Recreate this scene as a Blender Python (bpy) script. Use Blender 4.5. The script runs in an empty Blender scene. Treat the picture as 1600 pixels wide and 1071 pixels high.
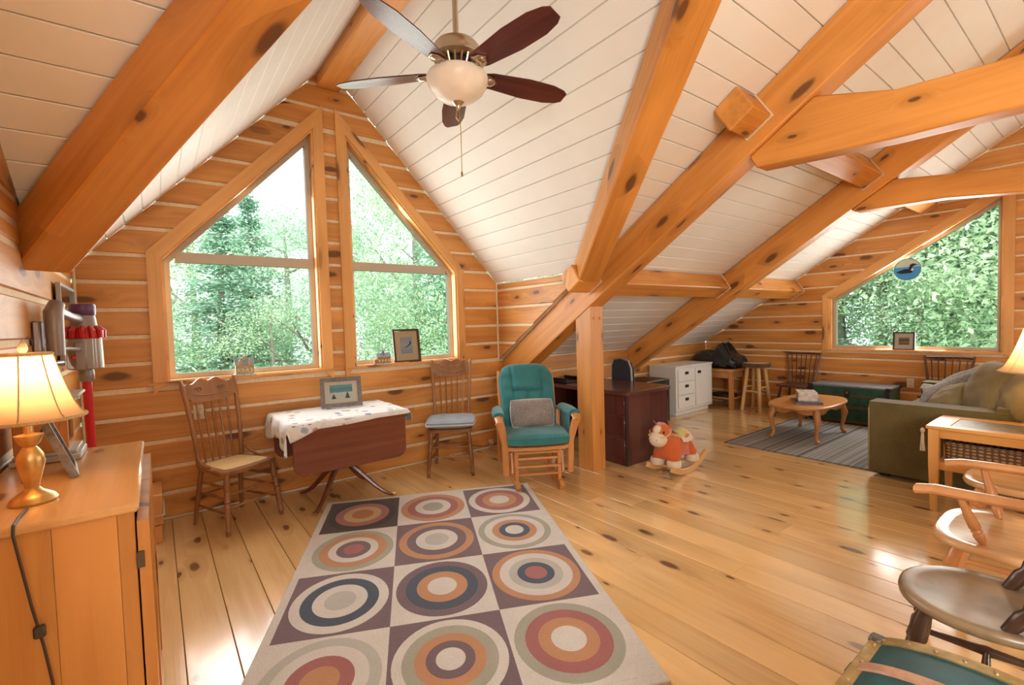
import bpy, math, random
from mathutils import Vector, Matrix
R = math.radians
random.seed(7)
SC = bpy.context.scene
COL = SC.collection
PI = math.pi

# ------------------------------------------------------------------ camera
CAM_H = 1.45
_y, _p, _r = R(37.2269), R(-2.4062), R(-1.6541)
fw = Vector((math.sin(_y)*math.cos(_p), math.cos(_y)*math.cos(_p), math.sin(_p)))
rt = Vector((math.cos(_y), -math.sin(_y), 0))
up = rt.cross(fw)
rt, up = rt*math.cos(_r)+up*math.sin(_r), up*math.cos(_r)-rt*math.sin(_r)
cd = bpy.data.cameras.new('camera')
cam = bpy.data.objects.new('camera', cd)
COL.objects.link(cam)
cam.matrix_world = Matrix(((rt.x, up.x, -fw.x, 0), (rt.y, up.y, -fw.y, 0), (rt.z, up.z, -fw.z, CAM_H), (0, 0, 0, 1)))
cd.sensor_width = 36.0
cd.lens = 734.61/1600*36
cd.clip_start = 0.02
cd.clip_end = 300
SC.camera = cam

# ------------------------------------------------------------------ view, sky, daylight
SC.view_settings.view_transform = 'Standard'
SC.view_settings.look = 'None'
SC.view_settings.gamma = 1
SC.view_settings.use_curve_mapping = False
SC.view_settings.exposure = 0.42
SC.cycles.use_adaptive_sampling = True; SC.cycles.adaptive_threshold = 0.025
SC.cycles.max_bounces = 7; SC.cycles.diffuse_bounces = 4; SC.cycles.glossy_bounces = 3; SC.cycles.transmission_bounces = 4; SC.cycles.transparent_max_bounces = 8
SC.cycles.caustics_reflective = False; SC.cycles.caustics_refractive = False
W = bpy.data.worlds.new('sky'); SC.world = W; W.use_nodes = True
_bg = W.node_tree.nodes['Background']
_bg.inputs[0].default_value = (0.86, 0.94, 1.0, 1)
_bg.inputs[1].default_value = 2.0
SUN = bpy.data.lights.new('sun', 'SUN'); SUN.energy = 3.0; SUN.angle = R(12); SUN.color = (1, .95, .84)
_so = bpy.data.objects.new('sun', SUN); COL.objects.link(_so)
_so.rotation_euler = Vector((.30, .50, -.81)).to_track_quat('-Z', 'Y').to_euler()
def day(name, loc, target, sx, sy, energy, color=(1, .97, .92)):
    l = bpy.data.lights.new(name, 'AREA'); l.shape = 'RECTANGLE'; l.size = sx; l.size_y = sy
    l.energy = energy; l.color = color
    o = bpy.data.objects.new(name, l); COL.objects.link(o); o.location = loc
    o.rotation_euler = (Vector(target)-Vector(loc)).to_track_quat('-Z', 'Z').to_euler()
    return o
WL = 7.5          # radiance of the area lamps set in each window
def dayA(x0, x1, z0, z1):
    day('window_area_light', ((x0+x1)/2, 4.563, (z0+z1)/2), ((x0+x1)/2, 0, (z0+z1)/2), x1-x0, z1-z0, .5*WL*PI*(x1-x0)*(z1-z0))
def dayC(y0, y1, z0, z1, k=1.0):
    day('window_area_light', (7.738, (y0+y1)/2, (z0+z1)/2), (0, (y0+y1)/2, (z0+z1)/2), y1-y0, z1-z0, k*WL*PI*(y1-y0)*(z1-z0))
dayA(.08, 1.2, 1.1, 2.0); dayA(.6, 1.2, 2.1, 2.65)
dayA(1.54, 2.66, 1.1, 2.0); dayA(1.54, 2.14, 2.1, 2.65)
dayC(.9, 2.55, .98, 1.68); dayC(.9, 1.7, 1.72, 2.3)
dayC(-2.4, -.72, .98, 1.75, 1.35)  # lamp in the added out-of-view window of the far wall
def dayL(y0, y1, z0, z1, k=1.0):
    day('window_area_light', (-.506, (y0+y1)/2, (z0+z1)/2), (9, (y0+y1)/2, (z0+z1)/2), y1-y0, z1-z0, k*WL*PI*(y1-y0)*(z1-z0))
dayL(-2.95, -.65, .98, 2.3, 2.8)  # fill lamp in the added window behind the camera

# ------------------------------------------------------------------ measures of the room (metres)
D = 4.495; XL = -.438; XR = 3.213; XC = 7.67; ZK = 1.0225; M = .643
XD = 1.38; ZR = 3.855; MD = 1.06
YR = D-(ZR-ZK)/M; YB = 2*YR-D
C0 = 1.831; CS = .203
def zmain(y): return ZK+M*(D-y) if y >= YR else ZR-M*(YR-y)
def zdorm(x): return ZR-MD*abs(x-XD)
def yvalley(x): return D-(zdorm(x)-ZK)/M

# ------------------------------------------------------------------ mesh helpers
class MB:
    def __init__(s): s.v = []; s.f = []
    def add(s, vs, fs):
        n = len(s.v); s.v += [Vector(v) for v in vs]; s.f += [tuple(i+n for i in f) for f in fs]; return s
    def box(s, c, d, bev=0.0, rot=None):
        hx, hy, hz = d[0]/2, d[1]/2, d[2]/2; b = min(bev, hx*.9, hy*.9, hz*.9)
        if b <= 0:
            vs = [(x, y, z) for x in (-hx, hx) for y in (-hy, hy) for z in (-hz, hz)]
            fs = [(0, 1, 3, 2), (4, 6, 7, 5), (0, 4, 5, 1), (2, 3, 7, 6), (0, 2, 6, 4), (1, 5, 7, 3)]
        else:
            vs = []; idx = {}
            for i, sx in enumerate((-1, 1)):
                for j, sy in enumerate((-1, 1)):
                    for k, sz in enumerate((-1, 1)):
                        idx[i, j, k, 0] = len(vs); vs.append((sx*hx, sy*(hy-b), sz*(hz-b)))
                        idx[i, j, k, 1] = len(vs); vs.append((sx*(hx-b), sy*hy, sz*(hz-b)))
                        idx[i, j, k, 2] = len(vs); vs.append((sx*(hx-b), sy*(hy-b), sz*hz))
            fs = []
            for i in (0, 1):
                q = [idx[i, 0, 0, 0], idx[i, 1, 0, 0], idx[i, 1, 1, 0], idx[i, 0, 1, 0]]; fs.append(q if i else q[::-1])
                q = [idx[0, i, 0, 1], idx[0, i, 1, 1], idx[1, i, 1, 1], idx[1, i, 0, 1]]; fs.append(q if i else q[::-1])
                q = [idx[0, 0, i, 2], idx[1, 0, i, 2], idx[1, 1, i, 2], idx[0, 1, i, 2]]; fs.append(q if i else q[::-1])
            for a in (0, 1):
                for c2 in (0, 1):
                    fs.append([idx[a, c2, 0, 0], idx[a, c2, 1, 0], idx[a, c2, 1, 1], idx[a, c2, 0, 1]])
                    fs.append([idx[a, 0, c2, 0], idx[a, 1, c2, 0], idx[a, 1, c2, 2], idx[a, 0, c2, 2]])
                    fs.append([idx[0, a, c2, 1], idx[1, a, c2, 1], idx[1, a, c2, 2], idx[0, a, c2, 2]])
                    for e in (0, 1): fs.append([idx[a, c2, e, 0], idx[a, c2, e, 1], idx[a, c2, e, 2]])
        m = rot if rot is not None else Matrix.Identity(3)
        return s.add([m @ Vector(v)+Vector(c) for v in vs], fs)
    def tube(s, pts, rad, n=10, cap=True, flat=1.0, upv=(0, 0, 1)):
        pts = [Vector(p) for p in pts]
        if not isinstance(rad, (list, tuple)): rad = [rad]*len(pts)
        rings = []; prev = None
        for i, p in enumerate(pts):
            t = (pts[min(i+1, len(pts)-1)]-pts[max(i-1, 0)])
            t = t.normalized() if t.length > 1e-9 else Vector((0, 0, 1))
            u = Vector(upv) if prev is None else prev
            if abs(t.dot(u)) > .97: u = Vector((1, 0, 0)) if prev is None else u
            if abs(t.dot(u)) > .97: u = Vector((0, 1, 0))
            a = (u-t*u.dot(t)).normalized(); b = t.cross(a); prev = a
            rings.append([p+(a*math.cos(2*PI*k/n)+b*math.sin(2*PI*k/n)*flat)*rad[i] for k in range(n)])
        vs = [v for r in rings for v in r]; fs = []
        for i in range(len(pts)-1):
            for k in range(n):
                fs.append((i*n+k, i*n+(k+1) % n, (i+1)*n+(k+1) % n, (i+1)*n+k))
        if cap:
            fs.append(tuple(range(n))[::-1]); fs.append(tuple((len(pts)-1)*n+k for k in range(n)))
        return s.add(vs, fs)
    def lathe(s, prof, n=20, o=(0, 0, 0), mat=None, sx=1, sy=1, cap=True):
        vs = []; fs = []; m = mat if mat is not None else Matrix.Identity(3)
        for r, z in prof:
            for k in range(n):
                a = 2*PI*k/n; vs.append(m @ Vector((r*math.cos(a)*sx, r*math.sin(a)*sy, z))+Vector(o))
        for i in range(len(prof)-1):
            for k in range(n): fs.append((i*n+k, i*n+(k+1) % n, (i+1)*n+(k+1) % n, (i+1)*n+k))
        if cap:
            if prof[0][0] > 1e-4: fs.append(tuple(range(n))[::-1])
            if prof[-1][0] > 1e-4: fs.append(tuple((len(prof)-1)*n+k for k in range(n)))
        return s.add(vs, fs)
    def turned(s, p0, p1, prof, n=10):
        "turned leg or spindle from p0 to p1; prof = (t, radius)"
        p0, p1 = Vector(p0), Vector(p1); d = p1-p0
        q = d.to_track_quat('Z', 'Y').to_matrix()
        return s.lathe([(r, t*d.length) for t, r in prof], n, p0, q)
    def prism(s, poly, z0, z1, ch=0.0, mat=None, o=(0, 0, 0)):
        "extrude polygon (CCW, xy) from z0 to z1 with a chamfer on the top edge"
        m = mat if mat is not None else Matrix.Identity(3); n = len(poly)
        cx = sum(p[0] for p in poly)/n; cy = sum(p[1] for p in poly)/n
        rings = [[(x, y, z0) for x, y in poly]]
        if ch > 0:
            rings.append([(x, y, z1-ch) for x, y in poly])
            ins = []
            for i in range(n):
                a = Vector(poly[i-1]); b = Vector(poly[i]); c = Vector(poly[(i+1) % n])
                e1 = (b-a).normalized() if (b-a).length > 1e-9 else Vector((1, 0)); e2 = (c-b).normalized() if (c-b).length > 1e-9 else e1
                nn = Vector((-e1.y-e2.y, e1.x+e2.x)); nn = nn.normalized() if nn.length > 1e-6 else Vector((-e1.y, e1.x))
                k = max(.5, nn.dot(Vector((-e1.y, e1.x))))
                ins.append(b+nn*ch/k)
            rings.append([(p.x, p.y, z1) for p in ins])
        else: rings.append([(x, y, z1) for x, y in poly])
        vs = [m @ Vector(v)+Vector(o) for r in rings for v in r]; fs = [tuple(range(n))[::-1]]
        for i in range(len(rings)-1):
            for k in range(n): fs.append((i*n+k, i*n+(k+1) % n, (i+1)*n+(k+1) % n, (i+1)*n+k))
        fs.append(tuple((len(rings)-1)*n+k for k in range(n)))
        return s.add(vs, fs)
    def grid(s, fn, nu, nv, wrap_u=False, wrap_v=False):
        vs = [fn(i/(nu if wrap_u else nu-1), j/(nv if wrap_v else nv-1)) for i in range(nu) for j in range(nv)]; fs = []
        for i in range(nu if wrap_u else nu-1):
            for j in range(nv if wrap_v else nv-1):
                a, b = i, (i+1) % nu; c, d = j, (j+1) % nv
                fs.append((a*nv+c, b*nv+c, b*nv+d, a*nv+d))
        return s.add(vs, fs)
    def ball(s, c, r, nu=14, nv=9, rot=None, pw=1.0):
        "ellipsoid / superellipsoid (pw < 1 gives a pillow-like box)"
        m = rot if rot is not None else Matrix.Identity(3)
        def sp(x): return math.copysign(abs(x)**pw, x)
        def fn(u, v):
            a = 2*PI*u; b = PI*(v-.5)
            return m @ Vector((r[0]*sp(math.cos(b))*sp(math.cos(a)), r[1]*sp(math.cos(b))*sp(math.sin(a)), r[2]*sp(math.sin(b))))+Vector(c)
        return s.grid(fn, nu, nv, wrap_u=True)
    def mesh(s, name, sharp=38):
        me = bpy.data.meshes.new(name); me.from_pydata([tuple(v) for v in s.v], [], s.f); me.update()
        import bmesh
        b = bmesh.new(); b.from_mesh(me)
        bmesh.ops.remove_doubles(b, verts=b.verts, dist=1e-5)
        bmesh.ops.recalc_face_normals(b, faces=b.faces); b.to_mesh(me); b.free()
        for p in me.polygons: p.use_smooth = True
        me.set_sharp_from_angle(angle=R(sharp))
        return me
    def build(s, name, mat, parent=None, loc=None, mw=None, sharp=38, kind=None):
        o = bpy.data.objects.new(name, s.mesh(name, sharp)); COL.objects.link(o)
        if mat is not None: o.data.materials.append(mat)
        if parent: o.parent = parent
        if loc is not None: o.location = loc
        if mw is not None: o.matrix_basis = mw
        if kind: o['kind'] = kind
        return o

def frame(o, ex, ey, ez):
    ex, ey, ez, o = Vector(ex), Vector(ey), Vector(ez), Vector(o)
    return Matrix(((ex.x, ey.x, ez.x, o.x), (ex.y, ey.y, ez.y, o.y), (ex.z, ey.z, ez.z, o.z), (0, 0, 0, 1)))
def thing(name, label, cat, loc=(0, 0, 0), rz=0, group=None, scale=None):
    o = bpy.data.objects.new(name, None); COL.objects.link(o); o.empty_display_size = .1
    o.location = loc; o.rotation_euler = (0, 0, R(rz))
    if scale: o.scale = (scale,)*3 if not isinstance(scale, tuple) else scale
    return tag(o, label, cat, group)
def tag(o, label, cat, group=None):
    o['label'] = label; o['category'] = cat
    if group: o['group'] = group
    return o
def dup(root, label=None, loc=None, rz=None, scale=None):
    def cp(o, par):
        c = o.copy(); COL.objects.link(c); c.parent = par
        for ch in [x for x in bpy.data.objects if x.parent == o]: cp(ch, c)
        return c
    r = cp(root, None)
    if label: r['label'] = label
    if loc is not None: r.location = loc
    if rz is not None: r.rotation_euler = (0, 0, R(rz))
    if scale: r.scale = (scale,)*3
    return r
def rotz(a): return Matrix.Rotation(R(a), 3, 'Z')
def rotx(a): return Matrix.Rotation(R(a), 3, 'X')
def roty(a): return Matrix.Rotation(R(a), 3, 'Y')
def arc(cx, cy, r, a0, a1, n): return [(cx+r*math.cos(R(a0+(a1-a0)*i/n)), cy+r*math.sin(R(a0+(a1-a0)*i/n))) for i in range(n+1)]
def rrect(w, d, r, n=4):
    p = []
    for cx, cy, a in ((w/2-r, d/2-r, 0), (-w/2+r, d/2-r, 90), (-w/2+r, -d/2+r, 180), (w/2-r, -d/2+r, 270)): p += arc(cx, cy, r, a, a+90, n)
    return p

# ------------------------------------------------------------------ materials
def new_mat(name):
    m = bpy.data.materials.new(name); m.use_nodes = True
    nt = m.node_tree; b = nt.nodes['Principled BSDF']
    return m, nt, b
def N(nt, t, **kw):
    n = nt.nodes.new(t)
    for k, v in kw.items(): setattr(n, k, v)
    return n
def L(nt, a, b): nt.links.new(a, b)
def mth(nt, op, a, b=None, clamp=False):
    n = N(nt, 'ShaderNodeMath', operation=op); n.use_clamp = clamp
    for i, x in enumerate((a, b)):
        if x is None: continue
        if isinstance(x, (int, float)): n.inputs[i].default_value = x
        else: L(nt, x, n.inputs[i])
    return n.outputs[0]
def vmth(nt, op, a, b):
    n = N(nt, 'ShaderNodeVectorMath', operation=op)
    for i, x in enumerate((a, b)):
        if isinstance(x, tuple): n.inputs[i].default_value = x
        else: L(nt, x, n.inputs[i])
    return n.outputs[0]
def mixc(nt, fac, a, b, blend='MIX'):
    n = N(nt, 'ShaderNodeMix', data_type='RGBA', blend_type=blend)
    for s, x in ((0, fac), (6, a), (7, b)):
        if isinstance(x, (int, float)): n.inputs[s].default_value = x
        elif isinstance(x, tuple): n.inputs[s].default_value = (*x, 1) if len(x) == 3 else x
        else: L(nt, x, n.inputs[s])
    return n.outputs[2]
def ramp(nt, fac, stops, interp='LINEAR'):
    n = N(nt, 'ShaderNodeValToRGB'); cr = n.color_ramp; cr.interpolation = interp
    while len(cr.elements) < len(stops): cr.elements.new(.5)
    for e, (p, c) in zip(cr.elements, stops):
        e.position = p; e.color = (*c, 1) if isinstance(c, tuple) else (c, c, c, 1)
    L(nt, fac, n.inputs[0]); return n.outputs[0]
def smooth(nt, x, a, b):
    n = N(nt, 'ShaderNodeMapRange', interpolation_type='SMOOTHSTEP'); L(nt, x, n.inputs[0])
    n.inputs[1].default_value = a; n.inputs[2].default_value = b; return n.outputs[0]
def wood(name, base, dark, rough=.4, knots=1.0, axis='X', coat=0.0, vary=.22, grain=.55, kscale=(1.5, 4.6), knot=(.11, .04, .015), spec=.5, kr=.07, kthr=.32):
    m, nt, b = new_mat(name)
    tc = N(nt, 'ShaderNodeTexCoord').outputs['Object']
    oi = N(nt, 'ShaderNodeObjectInfo').outputs['Random']
    off = N(nt, 'ShaderNodeCombineXYZ'); 
    L(nt, mth(nt, 'MULTIPLY', oi, 91.7), off.inputs[0]); L(nt, mth(nt, 'MULTIPLY', oi, 57.3), off.inputs[1]); L(nt, mth(nt, 'MULTIPLY', oi, 33.1), off.inputs[2])
    if axis != 'X':
        sp = N(nt, 'ShaderNodeSeparateXYZ'); L(nt, tc, sp.inputs[0]); cb = N(nt, 'ShaderNodeCombineXYZ')
        o = {'Y': (1, 0, 2), 'Z': (2, 0, 1)}[axis]
        for i in range(3): L(nt, sp.outputs[o[i]], cb.inputs[i])
        tc = cb.outputs[0]
    co = vmth(nt, 'ADD', tc, off.outputs[0])
    gl = None
    halo = None
    if knots > 0:
        wob = N(nt, 'ShaderNodeTexNoise'); wob.inputs['Scale'].default_value = 6; L(nt, co, wob.inputs['Vector'])
        s3 = N(nt, 'ShaderNodeSeparateXYZ'); L(nt, co, s3.inputs[0]); k3 = N(nt, 'ShaderNodeCombineXYZ')
        L(nt, mth(nt, 'MULTIPLY', s3.outputs[0], kscale[0]), k3.inputs[0]); L(nt, mth(nt, 'MULTIPLY', mth(nt, 'ADD', s3.outputs[1], s3.outputs[2]), kscale[1]), k3.inputs[1]); kc = k3.outputs[0]
        kc = vmth(nt, 'ADD', kc, vmth(nt, 'MULTIPLY', wob.outputs['Color'], (.12, .12, .12)))
        vo = N(nt, 'ShaderNodeTexVoronoi', feature='F1', voronoi_dimensions='2D'); vo.inputs['Scale'].default_value = 1; vo.inputs['Randomness'].default_value = 1; L(nt, kc, vo.inputs['Vector'])
        sep = N(nt, 'ShaderNodeSeparateColor'); L(nt, vo.outputs['Color'], sep.inputs[0])
        keep = smooth(nt, sep.outputs[0], kthr, kthr+.06)
        size = mth(nt, 'ADD', mth(nt, 'MULTIPLY', sep.outputs[1], 1.5), .45)
        dist = mth(nt, 'DIVIDE', vo.outputs['Distance'], size)
        halo = mth(nt, 'MULTIPLY', mth(nt, 'SUBTRACT', 1, smooth(nt, dist, .04, kr*5)), keep)
        core = mth(nt, 'MULTIPLY', mth(nt, 'SUBTRACT', 1, smooth(nt, dist, kr*.75, kr*1.5)), keep)
    gc = vmth(nt, 'MULTIPLY', co, (.55, 13, 13))
    if halo is not None:
        h3 = N(nt, 'ShaderNodeCombineXYZ'); L(nt, mth(nt, 'MULTIPLY', halo, 1.3), h3.inputs[1]); L(nt, mth(nt, 'MULTIPLY', halo, .9), h3.inputs[2])
        gc = vmth(nt, 'ADD', gc, h3.outputs[0])
    n1 = N(nt, 'ShaderNodeTexNoise'); n1.inputs['Scale'].default_value = 1.6; n1.inputs['Detail'].default_value = 5; n1.inputs['Roughness'].default_value = .62; n1.inputs['Distortion'].default_value = .5
    L(nt, gc, n1.inputs['Vector'])
    n2 = N(nt, 'ShaderNodeTexNoise'); n2.inputs['Scale'].default_value = .9; L(nt, vmth(nt, 'MULTIPLY', co, (.8, 3, 3)), n2.inputs['Vector'])
    g = smooth(nt, n1.outputs['Fac'], .32, .72)
    c = mixc(nt, mth(nt, 'MULTIPLY', g, grain), base, dark)
    c = mixc(nt, smooth(nt, n2.outputs['Fac'], .45, .75), c, tuple(min(1, x*1.22+.01) for x in base))
    c = mixc(nt, mth(nt, 'ADD', mth(nt, 'MULTIPLY', oi, vary), 1-vary*.5), (0, 0, 0), c) if vary else c
    if halo is not None:
        c = mixc(nt, mth(nt, 'MULTIPLY', halo, .38*knots), c, tuple(x*.55 for x in dark))
        c = mixc(nt, mth(nt, 'MULTIPLY', core, .88*knots), c, knot)
    L(nt, c, b.inputs['Base Color'])
    b.inputs['Roughness'].default_value = rough
    b.inputs['Specular IOR Level'].default_value = spec
    if coat: b.inputs['Coat Weight'].default_value = coat; b.inputs['Coat Roughness'].default_value = .12
    bp = N(nt, 'ShaderNodeBump'); bp.inputs['Strength'].default_value = .12; bp.inputs['Distance'].default_value = .01
    L(nt, n1.outputs['Fac'], bp.inputs['Height']); L(nt, bp.outputs[0], b.inputs['Normal'])
    return m
def plain(name, col, rough=.5, metal=0.0, noise=0.0, nscale=20, bump=0.0, spec=.5, sheen=0.0, trans=0.0, emis=None, es=0.0, alpha=None):
    m, nt, b = new_mat(name)
    b.inputs['Base Color'].default_value = (*col, 1); b.inputs['Roughness'].default_value = rough; b.inputs['Metallic'].default_value = metal
    b.inputs['Specular IOR Level'].default_value = spec
    if sheen: b.inputs['Sheen Weight'].default_value = sheen
    if trans: b.inputs['Transmission Weight'].default_value = trans
    if emis: b.inputs['Emission Color'].default_value = (*emis, 1); b.inputs['Emission Strength'].default_value = es
    if noise or bump:
        tc = N(nt, 'ShaderNodeTexCoord').outputs['Object']
        n = N(nt, 'ShaderNodeTexNoise'); n.inputs['Scale'].default_value = nscale; n.inputs['Detail'].default_value = 4; L(nt, tc, n.inputs['Vector'])
        if noise:
            L(nt, mixc(nt, smooth(nt, n.outputs['Fac'], .3, .7), tuple(x*(1-noise) for x in col), tuple(min(1, x*(1+noise)) for x in col)), b.inputs['Base Color'])
        if bump:
            bp = N(nt, 'ShaderNodeBump'); bp.inputs['Strength'].default_value = bump; bp.inputs['Distance'].default_value = .01
            L(nt, n.outputs['Fac'], bp.inputs['Height']); L(nt, bp.outputs[0], b.inputs['Normal'])
    return m
def fabric(name, col, col2=None, scale=260, rough=.95, bump=.35):
    m, nt, b = new_mat(name); col2 = col2 or tuple(x*.72 for x in col)
    tc = N(nt, 'ShaderNodeTexCoord').outputs['Object']
    n = N(nt, 'ShaderNodeTexNoise'); n.inputs['Scale'].default_value = scale; n.inputs['Detail'].default_value = 2; L(nt, tc, n.inputs['Vector'])
    n2 = N(nt, 'ShaderNodeTexNoise'); n2.inputs['Scale'].default_value = 6; n2.inputs['Detail'].default_value = 4; L(nt, tc, n2.inputs['Vector'])
    f = mth(nt, 'ADD', mth(nt, 'MULTIPLY', n.outputs['Fac'], .6), mth(nt, 'MULTIPLY', n2.outputs['Fac'], .4))
    L(nt, mixc(nt, smooth(nt, f, .35, .65), col2, col), b.inputs['Base Color'])
    b.inputs['Roughness'].default_value = rough; b.inputs['Specular IOR Level'].default_value = .15; b.inputs['Sheen Weight'].default_value = .25
    bp = N(nt, 'ShaderNodeBump'); bp.inputs['Strength'].default_value = bump; bp.inputs['Distance'].default_value = .006
    L(nt, f, bp.inputs['Height']); L(nt, bp.outputs[0], b.inputs['Normal'])
    return m
def glass(name, tint=(1, 1, 1), refl=.06):
    m, nt, b = new_mat(name); nt.nodes.remove(b)
    out = nt.nodes['Material Output']; tr = N(nt, 'ShaderNodeBsdfTransparent'); tr.inputs[0].default_value = (*tint, 1)
    gl_ = N(nt, 'ShaderNodeBsdfGlossy'); gl_.inputs['Roughness'].default_value = .02
    lw = N(nt, 'ShaderNodeFresnel'); lw.inputs[0].default_value = 1.3
    mx = N(nt, 'ShaderNodeMixShader'); L(nt, lw.outputs[0], mx.inputs[0])
    L(nt, tr.outputs[0], mx.inputs[1]); L(nt, gl_.outputs[0], mx.inputs[2]); L(nt, mx.outputs[0], out.inputs[0])
    return m

LOG = wood('pine_log', (.68, .315, .083), (.48, .175, .035), rough=.42, kscale=(1.8, 5.0), vary=.24, grain=.7, kr=.08)
TIMBER = wood('pine_timber', (.68, .295, .064), (.50, .175, .026), rough=.42, kscale=(1.7, 4.6), vary=.14, kr=.065, grain=.7)
TRIM = wood('pine_trim', (.74, .385, .13), (.60, .265, .068), rough=.42, kscale=(1.3, 6), vary=.08, knots=.9)
FLOOR = wood('floor_pine', (.80, .535, .245), (.66, .38, .135), rough=.22, kscale=(2.2, 5.6), vary=.22, knots=1.0, spec=.6, kr=.065, grain=.6, coat=.9, kthr=.42)
CHINK = plain('chinking', (.82, .67, .47), rough=.8, noise=.06, nscale=40)
WHITE_BOARD = plain('white_board', (.86, .84, .80), rough=.55, noise=.02, nscale=3)
GROOVE = plain('board_groove', (.72, .66, .56), rough=.8)
FLOORGAP = plain('subfloor', (.10, .045, .015), rough=.9)
VINYL = plain('window_vinyl', (.52, .45, .36), rough=.5)
PANE = glass('window_glass')
# ------------------------------------------------------------------ pieces cut from strips
def strip_poly(t0, t1, Lf, Rf, brk=()):
    ts = sorted({t0, t1, *[t for t in brk if t0 < t < t1]})
    out = []
    for a, b in zip(ts, ts[1:]):
        e = 1e-6; da = Rf(a+e)-Lf(a+e); db = Rf(b-e)-Lf(b-e)
        if da <= 0 and db <= 0: continue
        if da < 0: a = a+(b-a)*(-da)/(db-da)
        elif db < 0: b = a+(b-a)*da/(da-db)
        out += [a+e, b-e]
    if len(out) < 2: return None
    ts = []
    for t in sorted(out):
        if not ts or t-ts[-1] > 1e-5: ts.append(t)
    lp = [(Lf(t), t) for t in ts]; rp = [(Rf(t), t) for t in ts]
    poly = rp+lp[::-1]; q = []
    for p in poly:
        if not q or (abs(p[0]-q[-1][0])+abs(p[1]-q[-1][1])) > 1e-4: q.append(p)
    if len(q) > 2 and (abs(q[0][0]-q[-1][0])+abs(q[0][1]-q[-1][1])) < 1e-4: q.pop()
    return q if len(q) > 2 else None
def strip_piece(name, mat, parent, O, eu, et, en, t0, t1, Lf, Rf, brk=(), th=.03, ch=.005, gap=.0, endgap=0.0):
    """one board: strip t0..t1 of the plane O+u*eu+t*et, its face in the plane, body th deep behind it (en points into the room)"""
    g = gap
    L2 = (lambda t: Lf(t)+endgap); R2 = (lambda t: Rf(t)-endgap)
    q = strip_poly(t0+g, t1-g, L2, R2, brk)
    if not q: return None
    uc = sum(p[0] for p in q)/len(q); tc = (t0+t1)/2
    n = len(q); rings = [[(u-uc, t-tc, -th) for u, t in q], [(u-uc, t-tc, -ch) for u, t in q],
                         [(u-uc, max(t0+g+ch, min(t1-g-ch, t))-tc, 0) for u, t in q]]
    vs = [v for r in rings for v in r]; fs = []
    for i in range(2):
        for k in range(n): fs.append((i*n+k, i*n+(k+1) % n, (i+1)*n+(k+1) % n, (i+1)*n+k))
    fs.append(tuple(2*n+k for k in range(n))); fs.append(tuple(range(n))[::-1])
    O = Vector(O); eu, et, en = Vector(eu), Vector(et), Vector(en)
    return MB().add(vs, fs).build(name, mat, parent, mw=frame(O+eu*uc+et*tc, eu, et, en), sharp=20)
def slab(name, polys, O, eu, et, en, d0, d1, mat, kind='structure', parent=None):
    mb = MB(); O = Vector(O); eu, et, en = Vector(eu), Vector(et), Vector(en)
    for q in polys:
        n = len(q); vs = [O+eu*u+et*t-en*d for d in (d0, d1) for u, t in q]
        fs = [tuple(range(n)), tuple(range(n, 2*n))[::-1]]+[(k, k+n, (k+1) % n+n, (k+1) % n) for k in range(n)]
        mb.add(vs, fs)
    return mb.build(name, mat, parent, kind=kind, sharp=20)
const = lambda v: (lambda t: v)
REC = .009; TH = .2

# courses of logs: boundaries z = C0 + k*CS
COURSES = [(C0+k*CS, C0+(k+1)*CS) for k in range(-10, 11)]
COURSES = [(max(a, .0), b) for a, b in COURSES if b > .02]

# ---- wall_front (dormer gable with the pair of raked windows)
WCX = 1.367
def win_out(x):  return 2.07+MD*(x+.025)          # outer edge of the raked casing, left window
def win_in(x):   return win_out(x)-.131
# opening (inside the casing) of the left window; the right one mirrors about WCX
OX0, OX1, OZ0 = .06, 1.228, 1.06
def inv(z): return max(OX0, OX0+(z-win_in(OX0))/MD)
kneez = win_in(OX0); topz = win_in(OX1)
gl_ = lambda z: max(XL, XD-(ZR-z)/MD) if z > zdorm(XL) else XL
gr_ = lambda z: min(XR, XD+(ZR-z)/MD) if z > zdorm(XR) else XR
zl, zr_ = zdorm(XL), zdorm(XR)
wall_front_polys = []
def front_segments():
    full = (gl_, gr_, (zl, zr_))
    lt = (gl_, lambda z: inv(z) if z < topz else OX1, (zl, kneez))
    mid = (const(OX1), const(2*WCX-OX1), ())
    rt_ = (lambda z: 2*WCX-inv(z), gr_, (zr_, kneez))
    return full, lt, mid, rt_
segF, segL, segM, segR = front_segments()
for (z0, z1), segs in (((0, OZ0), [segF]), ((OZ0, topz), [segL, segM, segR]), ((topz, ZR), [segF])):
    for s_ in segs:
        q = strip_poly(z0, z1, s_[0], s_[1], s_[2])
        if q: wall_front_polys.append(q)
AX = dict(O=(0, D, 0), eu=(1, 0, 0), et=(0, 0, 1), en=(0, -1, 0))
def poly_xz(polys): return polys
wall_front = slab('wall_front', wall_front_polys, d0=REC, d1=TH, mat=CHINK, **AX)
CASE = .088
for z0, z1 in COURSES:
    if z0 > ZR-.05: break
    for a, b, segs in ((z0, min(z1, OZ0-.03), [segF]), (max(z0, OZ0-.03), min(z1, topz), [segL, segM, segR]), (max(z0, topz), min(z1, ZR-.02), [segF])):
        if b-a < .03: continue
        for s_ in segs:
            strip_piece('log', LOG, wall_front, t0=a, t1=b, Lf=s_[0], Rf=s_[1], brk=s_[2], gap=.0142, ch=.006, th=REC+.01, **AX)

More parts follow.
